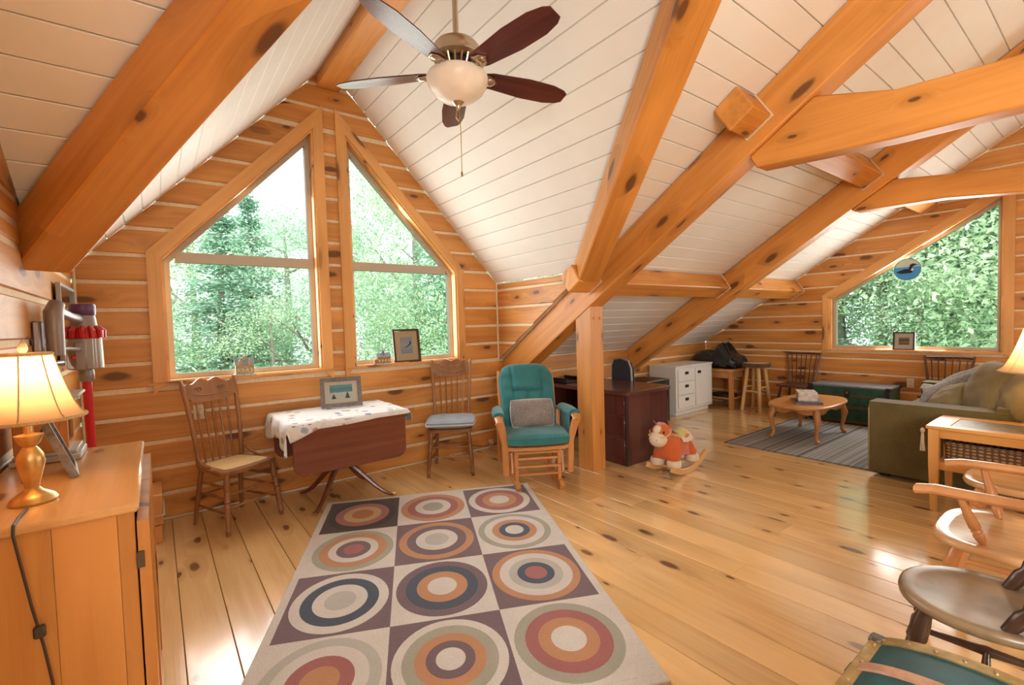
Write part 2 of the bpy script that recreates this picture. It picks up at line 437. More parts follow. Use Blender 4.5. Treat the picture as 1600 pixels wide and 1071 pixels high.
# ---- window builder: opening polygon given in wall (u, z); casing, jamb, frame, panes
def inset_poly(q, d):
    n = len(q); area = sum(q[i][0]*q[(i+1) % n][1]-q[(i+1) % n][0]*q[i][1] for i in range(n)); sg = 1 if area > 0 else -1
    out = []
    for i in range(n):
        a, b, c = Vector(q[i-1]), Vector(q[i]), Vector(q[(i+1) % n])
        e1, e2 = (b-a).normalized(), (c-b).normalized()
        n1, n2 = Vector((-e1.y, e1.x))*sg, Vector((-e2.y, e2.x))*sg
        m_ = (n1+n2); m_ = m_/m_.dot(n1) if abs(m_.dot(n1)) > 1e-6 else n1
        p = b+m_*d; out.append((p.x, p.y))
    return out
def frame_mesh(mb, q_out, q_in, O, eu, et, en, d0, d1):
    n = len(q_out); O = Vector(O); eu, et, en = Vector(eu), Vector(et), Vector(en)
    P_ = lambda p, d: O+eu*p[0]+et*p[1]+en*d
    for i in range(n):
        j = (i+1) % n
        vs = [P_(q_out[i], d0), P_(q_out[j], d0), P_(q_in[j], d0), P_(q_in[i], d0), P_(q_out[i], d1), P_(q_out[j], d1), P_(q_in[j], d1), P_(q_in[i], d1)]
        mb.add(vs, [(0, 1, 2, 3), (7, 6, 5, 4), (0, 4, 5, 1), (1, 5, 6, 2), (2, 6, 7, 3), (3, 7, 4, 0)])
    return mb
def build_window(name, ax, q, bar=None, case=True, sill=None, glass_d=-.105):
    O, eu, et, en = (Vector(ax[k]) for k in ('O', 'eu', 'et', 'en'))
    w = frame_mesh(MB(), inset_poly(q, 0), inset_poly(q, .022), O, eu, et, en, -.145, 0.004).build(name, TRIM, kind='structure', sharp=20)   # jamb lining
    w['label'] = 'raked window with pine casing and fixed glass'
    w.pop('label')
    n = len(q); qo = inset_poly(q, -CASE+.006); qi = inset_poly(q, -.006+.012)
    P_ = lambda p: (p[0], p[1])
    if case:
        for i in range(n):
            j = (i+1) % n
            if abs(q[i][1]-q[j][1]) < 1e-3 and q[i][1] < 1.2: continue          # no casing along the sill
            a, b, c, d = [Vector(p) for p in (qo[i], qo[j], qi[j], qi[i])]
            ex = (b-a).normalized(); ey = Vector((-ex.y, ex.x)); mid = (a+b+c+d)/4
            loc = [(Vector(p)-mid) for p in (a, b, c, d)]
            poly = [(p.dot(ex), p.dot(ey)) for p in loc]
            ar = sum(poly[k][0]*poly[(k+1) % 4][1]-poly[(k+1) % 4][0]*poly[k][1] for k in range(4))
            if ar < 0: poly = poly[::-1]
            E1 = eu*ex.x+et*ex.y; E2 = eu*ey.x+et*ey.y; E3 = E1.cross(E2)
            z0_, z1_ = (.0, .02) if E3.dot(en) > 0 else (-.02, .0)
            mb = MB().prism(poly, z0_, z1_)
            mb.build('casing', TRIM, w, mw=frame(O+eu*mid.x+et*mid.y, E1, E2, E3), sharp=20)
    qf = inset_poly(q, .024); qg = inset_poly(q, .062)
    frame_mesh(MB(), qf, qg, O, eu, et, en, glass_d-.03, glass_d+.03).build('sash_frame', VINYL, w, sharp=20)
    us = [p[0] for p in qg]; zs = [p[1] for p in qg]
    if bar:
        b0, b1 = bar
        def chord(z):
            xs = []
            for i in range(n):
                (x1, z1), (x2, z2) = qg[i], qg[(i+1) % n]
                if (z1-z)*(z2-z) < 0: xs.append(x1+(x2-x1)*(z-z1)/(z2-z1))
            return min(xs), max(xs)
        x0, x1 = chord((b0+b1)/2)
        mb = MB(); c = O+eu*(x0+x1)/2+et*(b0+b1)/2+en*glass_d
        mb.add([c+eu*su*(x1-x0)/2+et*sz*(b1-b0)/2+en*sd*.034 for su in (-1, 1) for sz in (-1, 1) for sd in (-1, 1)],
               [(0, 1, 3, 2), (4, 6, 7, 5), (0, 4, 5, 1), (2, 3, 7, 6), (0, 2, 6, 4), (1, 5, 7, 3)])
        mb.build('transom_bar', VINYL, w, sharp=20)
    # panes: clip qg above and below the bar
    def clip(poly, z, keep_low):
        o = []
        for i in range(len(poly)):
            a, b = poly[i], poly[(i+1) % len(poly)]
            ia = (a[1] <= z) == keep_low; ib = (b[1] <= z) == keep_low
            if ia: o.append(a)
            if ia != ib: t = (z-a[1])/(b[1]-a[1]); o.append((a[0]+(b[0]-a[0])*t, z))
        return o
    panes = [qg] if not bar else [clip(qg, bar[0]+.01, True), clip(qg, bar[1]-.01, False)]
    for pq in panes:
        k = len(pq); vs = [O+eu*p[0]+et*p[1]+en*(glass_d+d) for d in (0,) for p in pq]
        MB().add(vs, [tuple(range(k))]).build('pane', PANE, w, sharp=20)
    if sill:
        s0, s1, sz, out_ = sill
        c = O+eu*(s0+s1)/2+et*(sz-.013)+en*(out_/2-.072)
        mb = MB(); hd = (out_+.144)/2-.0
        c = O+eu*(s0+s1)/2+et*(sz-.012)+en*((out_-.07)/2)
        hd = (out_+.07)/2
        mb.add([c+eu*su*(s1-s0)/2+et*st*.012+en*sd*hd for su in (-1, 1) for st in (-1, 1) for sd in (-1, 1)],
               [(0, 1, 3, 2), (4, 6, 7, 5), (0, 4, 5, 1), (2, 3, 7, 6), (0, 2, 6, 4), (1, 5, 7, 3)])
        mb.build('sill', TRIM, w, sharp=20)
    return w
qL = [(OX0, OZ0), (OX1, OZ0), (OX1, topz), (OX0, kneez)]
qR = [(2*WCX-x, z) for x, z in qL][::-1]
build_window('window_1', AX, qL, bar=(2.005, 2.085), sill=(-.05, OX1+.09, OZ0+.012, .03))
build_window('window_2', AX, qR, bar=(2.005, 2.085), sill=(2*WCX-OX1-.09, 2*WCX+.05, OZ0+.012, .03))

# ---- wall_knee: low wall under the main eave, same plane as the gable
ky = const(XR+.0); kx = const(XC)
wall_knee = slab('wall_knee', [[(XR, 0), (XC, 0), (XC, ZK+.1), (XR, ZK+.1)]], d0=REC, d1=TH, mat=CHINK, **AX)
for z0, z1 in COURSES:
    b = min(z1, ZK-.002)
    if b-z0 < .03: continue
    strip_piece('log', LOG, wall_knee, t0=z0, t1=b, Lf=const(XR+.002), Rf=const(XC), gap=.0142 if b == z1 else .004, ch=.006, th=REC+.01, **AX)

# ---- wall_right (far gable), inside faces -x ; u = -y so that u x z gives the normal
CXA = dict(O=(XC, 0, 0), eu=(0, -1, 0), et=(0, 0, 1), en=(-1, 0, 0))
rL = lambda z: -(D if z < ZK else D-(z-ZK)/M)
rR = lambda z: -(YB if z < ZK else YB+(z-ZK)/M)
wy0, wy1, wz0 = .868, 2.60, .935
def c_in(y): return 1.665+.632*(wy1-y)
def cy_in(z): return min(wy1, wy1-(z-c_in(wy1))/.632)
ckn, ctop = c_in(wy1), c_in(wy0)
mir = lambda y: 2*YR-y
segs_low = [(rL, rR, (ZK,))]
segs_mid = [(rL, lambda z: -cy_in(z), (ZK, ckn)), (const(-wy0), const(-mir(wy0)), ()), (lambda z: -mir(cy_in(z)), rR, (ZK, ckn))]
polys = []
for (z0, z1), segs in (((0, wz0), segs_low), ((wz0, ctop), segs_mid), ((ctop, ZR), segs_low)):
    for s_ in segs:
        q = strip_poly(z0, z1, *s_)
        if q: polys.append(q)
wall_right = slab('wall_right', polys, d0=REC, d1=TH, mat=CHINK, **CXA)
for z0, z1 in COURSES:
    if z0 > ZR-.05: break
    for a, b, segs in ((z0, min(z1, wz0-.03), segs_low), (max(z0, wz0-.03), min(z1, ctop), segs_mid), (max(z0, ctop), min(z1, ZR-.02), segs_low)):
        if b-a < .03: continue
        for s_ in segs:
            strip_piece('log', LOG, wall_right, t0=a, t1=b, Lf=s_[0], Rf=s_[1], brk=s_[2], gap=.0115, ch=.006, th=REC+.01, **CXA)
qC = [(-wy1, wz0), (-wy0, wz0), (-wy0, ctop), (-wy1, ckn)]
build_window('window_3', CXA, qC, sill=(-wy1-.1, -wy0+.1, wz0+.012, .03))
qC2 = [(-mir(-p[0]), p[1]) for p in qC][::-1]
build_window('window_added_4', CXA, qC2, sill=(-mir(wy0)-.1, -mir(wy1)+.1, wz0+.012, .03))  # out-of-view twin window, added to bring more light into the room

# ---- wall_left, inside faces +x ; u = +y
LXA = dict(O=(XL, 0, 0), eu=(0, 1, 0), et=(0, 0, 1), en=(1, 0, 0))
ZE = zdorm(XL); yv = yvalley(XL)
lR = lambda z: D if z < ZE else D-(z-ZK)/M
lL = lambda z: YB if z < ZK else YB+(z-ZK)/M
b0, b1, bz0, bz1 = -3.0, -.6, .935, 2.35
polys = []
lowl = [(lL, lR, (ZK, ZE-1e-4))]; midl = [(lL, const(b0), (ZK,)), (const(b1), lR, (ZK, ZE-1e-4))]
for (z0, z1), segs in (((0, bz0), lowl), ((bz0, ZE-1e-4), midl), ((ZE-1e-4, bz1), midl), ((bz1, ZR), lowl)):
    for s_ in segs:
        q = strip_poly(z0, z1, *s_)
        if q: polys.append(q)
wall_left = slab('wall_left', polys, d0=REC, d1=TH, mat=CHINK, **LXA)
for z0, z1 in COURSES:
    if z0 > ZR-.05: break
    for a, b in ((z0, min(z1, ZE-.003)), (max(z0, ZE+.003), min(z1, ZR-.02))):
        if b-a < .03: continue
        for s_ in ([(lL, lR, (ZK,))] if b < bz0 or a > bz1 else [(lL, const(b0), (ZK,)), (const(b1), lR, (ZK,))]):
            strip_piece('log', LOG, wall_left, t0=a, t1=b, Lf=s_[0], Rf=s_[1], brk=s_[2], gap=.0142, ch=.006, th=REC+.01, **LXA)
build_window('window_added_5', LXA, [(b0, bz0), (b1, bz0), (b1, bz1), (b0, bz1)], bar=None, sill=None)  # unseen window behind the camera, added for the light it gives

# ---- wall_dormer: triangular cheek above the main roof slope, faces -x
BXA = dict(O=(XR, 0, 0), eu=(0, -1, 0), et=(0, 0, 1), en=(-1, 0, 0))
bL = const(-D); bR = lambda z: -(D-(z-ZK)/M)
zb = zdorm(XR)
wall_dormer = slab('wall_dormer', [strip_poly(ZK, zb, bL, bR)], d0=REC, d1=.06, mat=CHINK, **BXA)
for z0, z1 in COURSES:
    a, b = max(z0, ZK), min(z1, zb)
    if b-a < .03: continue
    strip_piece('log', LOG, wall_dormer, t0=a, t1=b, Lf=bL, Rf=bR, gap=.0142, ch=.006, th=REC+.01, **BXA)
# corner bead strips of chinking
for nm, x, y, z0, z1, par in (('chink_bead', XL+.008, D-.008, 0, ZE, wall_left), ('chink_bead', XR-.008, D-.008, ZK, zb, wall_dormer), ('chink_bead', XC-.008, D-.008, 0, ZK-.01, wall_right)):
    MB().tube([(x, y, z0), (x, y, z1)], .010, 6).build(nm, CHINK, par)

# ---- wall_back (behind the camera)
wall_back = MB().box(((XL+XC)/2, YB-.1, .6), (XC-XL+.4, .2, 1.3)).build('wall_back', LOG, kind='structure')

# ---- ceilings: planes with separate boards
def ceil_plane(name, O, eu, et, segs, t0, t1, bw, brks, board=True, drop=.0):
    eu, et = Vector(eu).normalized(), Vector(et).normalized(); en = eu.cross(et)
    if en.z > 0: en = -en
    ax = dict(O=O, eu=eu, et=et, en=en)
    polys = []
    for (a, b), (Lf, Rf) in segs:
        q = strip_poly(a, b, Lf, Rf, brks)
        if q: polys.append(q)
    c = slab(name, polys, d0=.012, d1=.16, mat=GROOVE if board else WHITE_BOARD, **ax)
    if board:
        k = 0
        while t0+k*bw < t1-.02:
            a, b = t0+k*bw, min(t1, t0+(k+1)*bw); k += 1
            for (s0, s1), (Lf, Rf) in segs:
                aa, bb = max(a, s0), min(b, s1)
                if bb-aa < .015: continue
                strip_piece('board', WHITE_BOARD, c, t0=aa, t1=bb, Lf=Lf, Rf=Rf, brk=brks, gap=.0022, ch=.004, th=.014, **ax)
    return c
kd = math.sqrt(1+MD*MD); km = math.sqrt(1+M*M)
# dormer right slope: u = y, t = distance down from the ridge
for nm, sx, xe in (('ceiling_dormer_right', 1, XR), ('ceiling_dormer_left', -1, XL)):
    tmax = abs(xe-XD)*kd
    Lf = lambda t, sx=sx: yvalley(XD+sx*t/kd); Rf = const(D)
    ceil_plane(nm, (XD, 0, ZR), (0, 1, 0), (sx, 0, -MD), [((0, tmax), (Lf, Rf))], 0, tmax, .157, ())
# main front slope: u = x, t = distance down from main ridge (y = YR + t/km)
tm = (D-YR)*km
def xval(t, sx):
    y = YR+t/km; z = zmain(y); return XD+sx*(ZR-z)/MD
tv = (yvalley(XR)-YR)*km; tvl = (yvalley(XL)-YR)*km
ceil_plane('ceiling_main', (0, YR, ZR), (1, 0, 0), (0, 1, -M),
           [((0, tv), (lambda t: xval(t, 1), const(XC))), ((tv, tm), (const(XR+.064), const(XC))), ((0, tvl), (const(XL), lambda t: xval(t, -1)))], 0, tm, .157, ())
ceil_plane('ceiling_back', (0, YR, ZR), (1, 0, 0), (0, -1, -M), [((0, tm), (const(XL), const(XC)))], 0, tm, .157, (), board=False)

# ---- floor with separate planks, running towards the gable
floor = MB().box(((XL+XC)/2, (YB+D)/2, -.1), (XC-XL+.3, D-YB+.3, .15)).build('floor', FLOORGAP, kind='structure')
FA = dict(O=(0, 0, 0), eu=(0, 1, 0), et=(-1, 0, 0), en=(0, 0, 1))
pw = .19; x = .041-3*pw; rnd = random.Random(11)
while x < XC:
    x0, x1 = max(x, XL), min(x+pw, XC)
    if x1-x0 > .03:
        cuts = [YB]; y = YB+rnd.uniform(1, 4)
        while y < D-.6: cuts.append(y); y += rnd.uniform(2.2, 4.2)
        cuts.append(D)
        for a, b in zip(cuts, cuts[1:]):
            strip_piece('plank', FLOOR, floor, t0=-x1, t1=-x0, Lf=const(a+.0008), Rf=const(b-.0008), gap=.0016, ch=.0022, th=.02, **FA)
    x += pw

# ------------------------------------------------------------------ timbers
def beam(name, p0, p1, w, h, label, upv=(0, 0, 1), mat=TIMBER, ch=.01, drop=True, group=None, cat='beam'):
    "squared timber; the line p0-p1 is the middle of its top face"
    p0, p1 = Vector(p0), Vector(p1); ex = (p1-p0).normalized(); u = Vector(upv); ez = (u-ex*u.dot(ex)).normalized(); ey = ez.cross(ex)
    o = MB().box((0, 0, 0), ((p1-p0).length, w, h), ch).build(name, mat, mw=frame((p0+p1)/2-ez*h/2, ex, ey, ez), sharp=30)
    return tag(o, label, cat, group)
def profile_beam(name, pts, x0, x1, label, ex=None, mat=TIMBER):
    "timber cut from a (y, z) outline between x0 and x1; local X follows the slope"
    ex = Vector(ex).normalized(); ez = Vector((1, 0, 0)); ey = ez.cross(ex)
    o = Vector((x0, pts[0][0], pts[0][1])); poly = []
    for y, z in pts:
        v = Vector((x0, y, z))-o; poly.append((v.dot(ex), v.dot(ey)))
    a = sum(poly[k][0]*poly[(k+1) % len(poly)][1]-poly[(k+1) % len(poly)][0]*poly[k][1] for k in range(len(poly)))
    if a < 0: poly = poly[::-1]
    ob = MB().prism(poly, 0, x1-x0).build(name, mat, mw=frame(o, ex, ey, ez), sharp=20)
    md = ob.modifiers.new('bev', 'BEVEL'); md.width = .009; md.segments = 1; md.limit_method = 'ANGLE'
    return tag(ob, label, 'beam')
DV = .345; E = .004
def rafter(x0, x1, label):
    return profile_beam('rafter', [(D-.004, ZK-.006), (YR+.02, zmain(YR+.02)-.006), (YR+.02, zmain(YR+.02)-DV), (D-.004, ZK-DV)], x0, x1, label, ex=(0, -1, M))
rafter(3.27, 3.46, 'long sloping pine rafter carried by the square post')
rafter(5.55, 5.73, 'long sloping pine rafter farther from the camera, behind the white cabinet')
# collar ties
def zr(y): return zmain(y)-DV-.002
profile_beam('collar_tie', [(1.60, zr(1.60)-.0), (1.20, zr(1.20)), (.8, 2.672), (.3, 2.64), (-.5, 2.64), (-.5, 2.40), (.3, 2.40), (.8, 2.405), (1.55, 2.46-.01)], 3.30, 3.44, 'thick collar tie joined under the rafter above the post', ex=(0, -1, 0))
profile_beam('collar_tie', [(1.70, zr(1.70)), (1.36, zr(1.36)), (1.0, 2.64), (.5, 2.575), (-.5, 2.575), (-.5, 2.37), (.5, 2.375), (1.0, 2.435), (1.66, 2.465-.015)], 5.57, 5.71, 'wavy-edged collar tie in front of the far window', ex=(0, -1, 0))
# purlins, square to the roof slope
nrm = Vector((0, -M, -1)).normalized(); nrm = Vector((0, M, 1)).normalized()
CAULK = plain('caulk', (.74, .60, .42), rough=.8)
def purlin(x0, x1, yu, label, ends=(0, 1), w=.2, h=.2):
    yc = yu+w/2/km
    o = beam('purlin', (x0, yc, zmain(yc)-.004), (x1, yc, zmain(yc)-.004), w, h, label, upv=nrm, mat=TIMBER)
    for e in ends:
        s = -1 if e == 0 else 1
        MB().box((s*((x1-x0)/2-.004), 0, -.004), (.007, w+.018, h+.012)).build('caulk_line', CAULK, o)
    return o
purlin(2.99, 3.266, 3.03, 'cut end of the lower purlin sticking out at the foot of the valley rafter', (1,), w=.18, h=.19)
purlin(3.464, 5.546, 3.03, 'horizontal pine purlin between the two sloping rafters, at low level', (1,))
purlin(5.734, XC-.002, 3.03, 'horizontal pine purlin between the far rafter and the right log wall, at low level', (1,))
purlin(3.02, 3.266, 1.54, 'cut end of the upper purlin sticking out above the nearer rafter', (1,), w=.19)
purlin(3.464, 5.546, 1.54, 'upper purlin between the rafters, half behind the collar tie', (1,), w=.19)
purlin(5.734, XC-.002, 1.54, 'upper purlin reaching the right log wall over the far window', (1,), w=.19)
# valley rafters
def valley(xe, lab, x_off, tlow):
    a = Vector((xe, yvalley(xe), zdorm(xe))); b = Vector((XD, YR, ZR)); d = (b-a)
    return beam('valley_rafter', a+d*tlow, a+d*.93, .2, .215, lab, mat=TIMBER)
valley(XR, 'diagonal valley rafter rising from the purlin end near the post', 0, .035)
valley(XL, 'big diagonal valley rafter rising from the left log wall', 0, .0)
beam('ridge_beam', (XD, .12, 3.80), (XD, D-.002, 3.80), .2, .165, 'yellow pine ridge beam at the peak over the gable windows')
# post
post = thing('post', 'square pine post with two bolts beside the green glider', 'post', (3.363, 3.18, 0))
_zt = lambda dy: zmain(3.18+dy)-DV-.003
MB().add([(sx*.086, sy*.095, z) for sx in (-1, 1) for sy in (-1, 1) for z in (0, _zt(sy*.095))], [(0, 1, 3, 2), (4, 6, 7, 5), (0, 4, 5, 1), (2, 3, 7, 6), (0, 2, 6, 4), (1, 5, 7, 3)]).build('shaft', wood('post_pine', (.62, .285, .075), (.48, .175, .035), axis='Z', vary=0, kscale=(2.0, 6.5), kthr=.5), post)
BRASS = plain('brass', (.62, .43, .17), rough=.3, metal=1)
for dx in (-.035, .045):
    MB().lathe([(0, 0), (.013, 0), (.012, .006), (.006, .011), (0, .012)], 12, (dx, -.095, 1.47), rotx(90)).build('bolt', BRASS, post)
# ------------------------------------------------------------------ outside: ground and woodland
GRASS = plain('grass_ground', (.16, .26, .10), rough=1, noise=.3, nscale=2)
MB().box((4, 14, -3.2), (90, 90, .2)).build('ground', GRASS, kind='structure')
def leafmat(name, c, tr=.35):
    m, nt, b = new_mat(name); nt.nodes.remove(b); out = nt.nodes['Material Output']
    g = N(nt, 'ShaderNodeNewGeometry'); oi = N(nt, 'ShaderNodeObjectInfo')
    k = mth(nt, 'ADD', mth(nt, 'MULTIPLY', g.outputs['Random Per Island'], .8), .6)
    k = mth(nt, 'MULTIPLY', k, mth(nt, 'ADD', mth(nt, 'MULTIPLY', oi.outputs['Random'], .35), .82))
    col = mixc(nt, k, (0, 0, 0), c); 
    mixn = [n for n in nt.nodes if n.bl_idname == 'ShaderNodeMix'][-1]; mixn.clamp_factor = False
    d = N(nt, 'ShaderNodeBsdfDiffuse'); t = N(nt, 'ShaderNodeBsdfTranslucent'); L(nt, col, d.inputs[0]); L(nt, col, t.inputs[0])
    mx = N(nt, 'ShaderNodeMixShader'); mx.inputs[0].default_value = tr; L(nt, d.outputs[0], mx.inputs[1]); L(nt, t.outputs[0], mx.inputs[2]); L(nt, mx.outputs[0], out.inputs[0])
    return m
LEAF1 = leafmat('leaf_pale', (.58, .74, .50)); LEAF2 = leafmat('leaf_mid', (.46, .66, .46)); NEEDLE = leafmat('needles', (.42, .64, .50), .3)  # foliage colours paled, with the window glare's washed haze painted into them
BARK = plain('bark', (.30, .27, .23), rough=1, noise=.3, nscale=12, bump=.5)
def leaf_mesh(kind, seed, n):
    r = random.Random(seed); vs = []; fs = []
    def card(c, s, nrm_):
        a = nrm_.orthogonal().normalized(); a = Matrix.Rotation(r.uniform(0, 6.28), 3, nrm_) @ a; b = nrm_.cross(a)
        k = len(vs); w = s*r.uniform(.35, .5)
        vs.extend([c-a*s*.5, c+b*w*.5, c+a*s*.5, c-b*w*.5]); fs.append((k, k+1, k+2, k+3))
    if kind == 'broad':
        clumps = []
        for i in range(46):
            h = r.uniform(.14, 1.0); rad = (math.sin(min(1, (1-h)*1.15+.08)*PI*.62))*.40
            a = r.uniform(0, 6.28); q = rad*math.sqrt(r.uniform(.15, 1)); clumps.append((Vector((q*math.cos(a), q*math.sin(a), h)), r.uniform(.075, .13)))
        for i in range(n):
            c, rr = r.choice(clumps)
            d = Vector((r.gauss(0, 1), r.gauss(0, 1), r.gauss(0, .75))).normalized()
            p = c+d*rr*r.uniform(.45, 1.0)
            nn = (d*.8+Vector((r.gauss(0, .5), r.gauss(0, .5), r.gauss(0, .5)+.5))).normalized()
            card(p, r.uniform(.006, .013), nn)
    else:
        for i in range(n):
            h = 1-r.random()**.8*.9; tier = round(h*17)/17+r.gauss(0, .008); rad = (1.04-h)*.30
            a = round(r.random()*7+tier*20)*(6.28/7)+r.gauss(0, .28); q = rad*r.uniform(.15, 1)
            p = Vector((q*math.cos(a), q*math.sin(a), tier-q*.12+r.gauss(0, .012)))
            nn = Vector((r.gauss(0, .35), r.gauss(0, .35), 1)).normalized()
            card(p, r.uniform(.008, .018), nn)
    me = bpy.data.meshes.new('foliage'); me.from_pydata([tuple(v) for v in vs], [], fs); me.update(); return me
def trunk_mesh(kind, seed):
    r = random.Random(seed); mb = MB()
    mb.tube([(0, 0, 0), (.008, .004, .3), (-.006, .01, .6), (0, 0, .97)], [.018, .014, .009, .002], 7)
    for i in range(9 if kind == 'broad' else 14):
        h = r.uniform(.2, .85); a = r.uniform(0, 6.28); l = (.32 if kind == 'broad' else .27)*(1.05-h)
        mb.tube([(0, 0, h), (l*.5*math.cos(a), l*.5*math.sin(a), h+l*.35*(1 if kind == 'broad' else -.05)), (l*math.cos(a+.2), l*math.sin(a+.2), h+l*.8*(1 if kind == 'broad' else -.1))], [.006, .004, .0015], 5)
    return mb.mesh('trunk')
PROTO = {}
for k, kind, n in (('b0', 'broad', 26000), ('b1', 'broad', 26000), ('p0', 'pine', 22000), ('b2', 'broad', 24000)):
    lm = leaf_mesh(kind, len(PROTO)*13+5, n); tm_ = trunk_mesh(kind, len(PROTO)*7+3)
    lm.materials.append({'b0': LEAF1, 'b1': LEAF2, 'p0': NEEDLE, 'b2': LEAF1}[k]); tm_.materials.append(BARK); PROTO[k] = (lm, tm_)
def tree(k, x, y, h, wide, label, rz, base=-3.1, name=None):
    t = thing(name or ('pine_tree' if k[0] == 'p' else 'leafy_tree'), label, 'tree', (x, y, base), rz, 'trees outside the windows', scale=(h*wide, h*wide, h))
    for nm, me in zip(('foliage', 'trunk'), PROTO[k]):
        o = bpy.data.objects.new(nm, me); COL.objects.link(o); o.parent = t
    return t
# seen through the gable windows (beyond y = D) and the far window (beyond x = XC)
TREES = [  # kind, x, y, height, width factor, label
 ('b0', -1.30, 11.34, 6.71, 1.20, 'pale leafy tree at the left edge of the left gable window'),
 ('p0', 1.24, 11.66, 7.24, 1.32, 'feathery pine tree in the middle of the left gable window'),
 ('b1', 2.97, 10.37, 6.99, 1.08, 'mid green leafy tree in front of the mullion of the left gable window'),
 ('b2', 0.10, 14.50, 7.49, 1.41, 'pale tree standing farther back in the left gable window'),
 ('p0', 2.40, 16.00, 8.82, 1.08, 'distant pine whose tip stands against the sky in the left gable window'),
 ('b1', -2.60, 15.50, 7.19, 1.67, 'distant leafy tree low at the left gable window edge'),
 ('b0', 5.60, 11.60, 11.80, 0.55, 'tall pale tree filling the left of the right gable window'),
 ('p0', 5.83, 10.15, 8.48, 1.15, 'near pine with layered branches in the right gable window'),
 ('b1', 7.40, 12.00, 11.50, 0.90, 'tall mid green tree at the right edge of the right gable window'),
 ('b2', 8.20, 16.50, 13.50, 0.60, 'tall tree far behind the pine in the right gable window'),
 ('b0', 9.60, 14.50, 12.50, 0.70, 'broad pale tree far out beyond the right gable window'),
 ('b1', 4.00, 19.00, 8.72, 1.64, 'distant tall leafy tree behind the mullion'),
 ('b2', 15.60, 4.14, 9.98, 1.14, 'pale leafy tree at the left of the far raked window'),
 ('b0', 15.80, 1.38, 12.06, 1.09, 'pale leafy tree in the middle of the far raked window'),
 ('b1', 16.40, -1.03, 13.22, 1.04, 'leafy tree at the right of the far raked window'),
 ('b1', 16.60, 5.40, 13.00, 1.10, 'distant tree beyond the left side of the far window'),
 ('p0', 17.00, 2.80, 14.00, 1.10, 'distant pine beyond the far raked window'),
 ('b2', 17.20, 0.20, 15.00, 1.10, 'distant tall tree beyond the right side of the far window'),
 ('b0', 16.50, -2.80, 15.00, 1.10, 'distant tree far to the right of the far window'),
 ('b2', 1.84, 10.30, 5.00, 1.23, 'low bushy tree close below the left gable window'),
 ('b0', 4.48, 9.90, 4.80, 1.23, 'low bushy tree close below the right gable window'),
 ('b1', 7.36, 10.50, 5.00, 1.23, 'low bushy tree below the right edge of the right gable window'),
 ('b1', -0.46, 10.10, 5.00, 1.23, 'low bushy tree below the left edge of the left gable window'),
 ('b0', 13.60, 2.80, 5.20, 1.23, 'low bush close below the left of the far window'),
 ('b1', 13.40, 0.60, 5.00, 1.23, 'low bush close below the right of the far window'),
 ('b2', 22.00, 8.00, 15.00, 1.20, 'hazy tree deep in the woods left of the far window'),
 ('b1', 23.00, 3.00, 17.00, 1.20, 'hazy tree deep in the woods behind the far window'),
 ('b0', 23.00, -2.00, 18.00, 1.20, 'hazy tree deep in the woods right of the far window'),
 ('b1', -4.00, 21.00, 7.98, 1.87, 'hazy tree deep in the woods left of the gable'),
 ('b0', 1.20, 22.00, 8.95, 1.60, 'hazy tree deep in the woods behind the left gable window'),
 ('b2', 12.00, 21.00, 16.00, 0.75, 'hazy tree deep in the woods behind the right gable window'),
 ('b2', 13.50, 17.00, 15.00, 1.20, 'hazy tree deep in the woods past the corner of the house'),
]
for i, (k, x, y, h, w_, lab) in enumerate(TREES): tree(k, x, y, h, w_, lab, i*47)
# ------------------------------------------------------------------ furniture materials
OAKD = wood('dark_oak', (.22, .095, .035), (.10, .035, .012), rough=.35, knots=0, axis='Z', vary=0, grain=.8)
OAKM = wood('press_back_oak', (.30, .135, .050), (.16, .06, .02), rough=.35, knots=0, axis='Z', vary=0, grain=.8)
CANE = plain('cane', (.62, .42, .18), rough=.6, noise=.2, nscale=180, bump=.3)
MAHOG = wood('mahogany', (.20, .062, .030), (.12, .032, .016), rough=.22, knots=0, vary=0, grain=.7)
MAHOGZ = wood('mahogany_leg', (.17, .055, .026), (.09, .026, .013), rough=.25, knots=0, axis='Z', vary=0, grain=.7)
HONEY = wood('honey_oak', (.56, .25, .08), (.40, .15, .04), rough=.35, knots=0, axis='Z', vary=0, grain=.6)
HONEYX = wood('honey_oak_flat', (.58, .27, .09), (.42, .165, .045), rough=.28, knots=0, vary=0, grain=.6)
PINEF = wood('pine_furniture', (.64, .32, .095), (.50, .21, .05), rough=.32, kscale=(1.2, 5), vary=0, knots=.8)
PINEFZ = wood('pine_furniture_upright', (.62, .285, .075), (.48, .18, .035), rough=.35, kscale=(2.0, 6.5), axis='Z', vary=.25, knots=.9, kthr=.5)
PALEW = wood('pale_pole', (.66, .42, .19), (.5, .28, .1), rough=.5, knots=0, axis='Z', vary=0)
TEAL = fabric('teal_cloth', (.045, .22, .24), (.03, .155, .175), scale=320)
GREYC = fabric('grey_cushion', (.30, .28, .26), (.20, .175, .16), scale=90)
BLUEG = fabric('blue_grey_cushion', (.30, .36, .42), (.22, .27, .33), scale=120)
PIPING = fabric('white_piping', (.72, .70, .66), scale=200)
OLIVE = fabric('olive_cloth', (.145, .115, .045), (.095, .075, .028), scale=260)
OLIVE2 = fabric('olive_cushion', (.29, .24, .115), (.21, .17, .075), scale=220)
THROW = fabric('grey_throw', (.34, .34, .33), (.20, .20, .20), scale=60, bump=.8)
BLACK = plain('black_plastic', (.015, .015, .016), rough=.4)
BLACKL = plain('black_leather', (.020, .021, .024), rough=.28, bump=.35, nscale=40)
CHROME = plain('chrome', (.6, .6, .6), rough=.15, metal=1)
STEEL = plain('grey_metal', (.30, .28, .29), rough=.35, metal=.8)
WHITEP = plain('white_paint', (.74, .74, .72), rough=.4)
NAVY = fabric('navy_cloth', (.012, .018, .040), (.008, .011, .026))
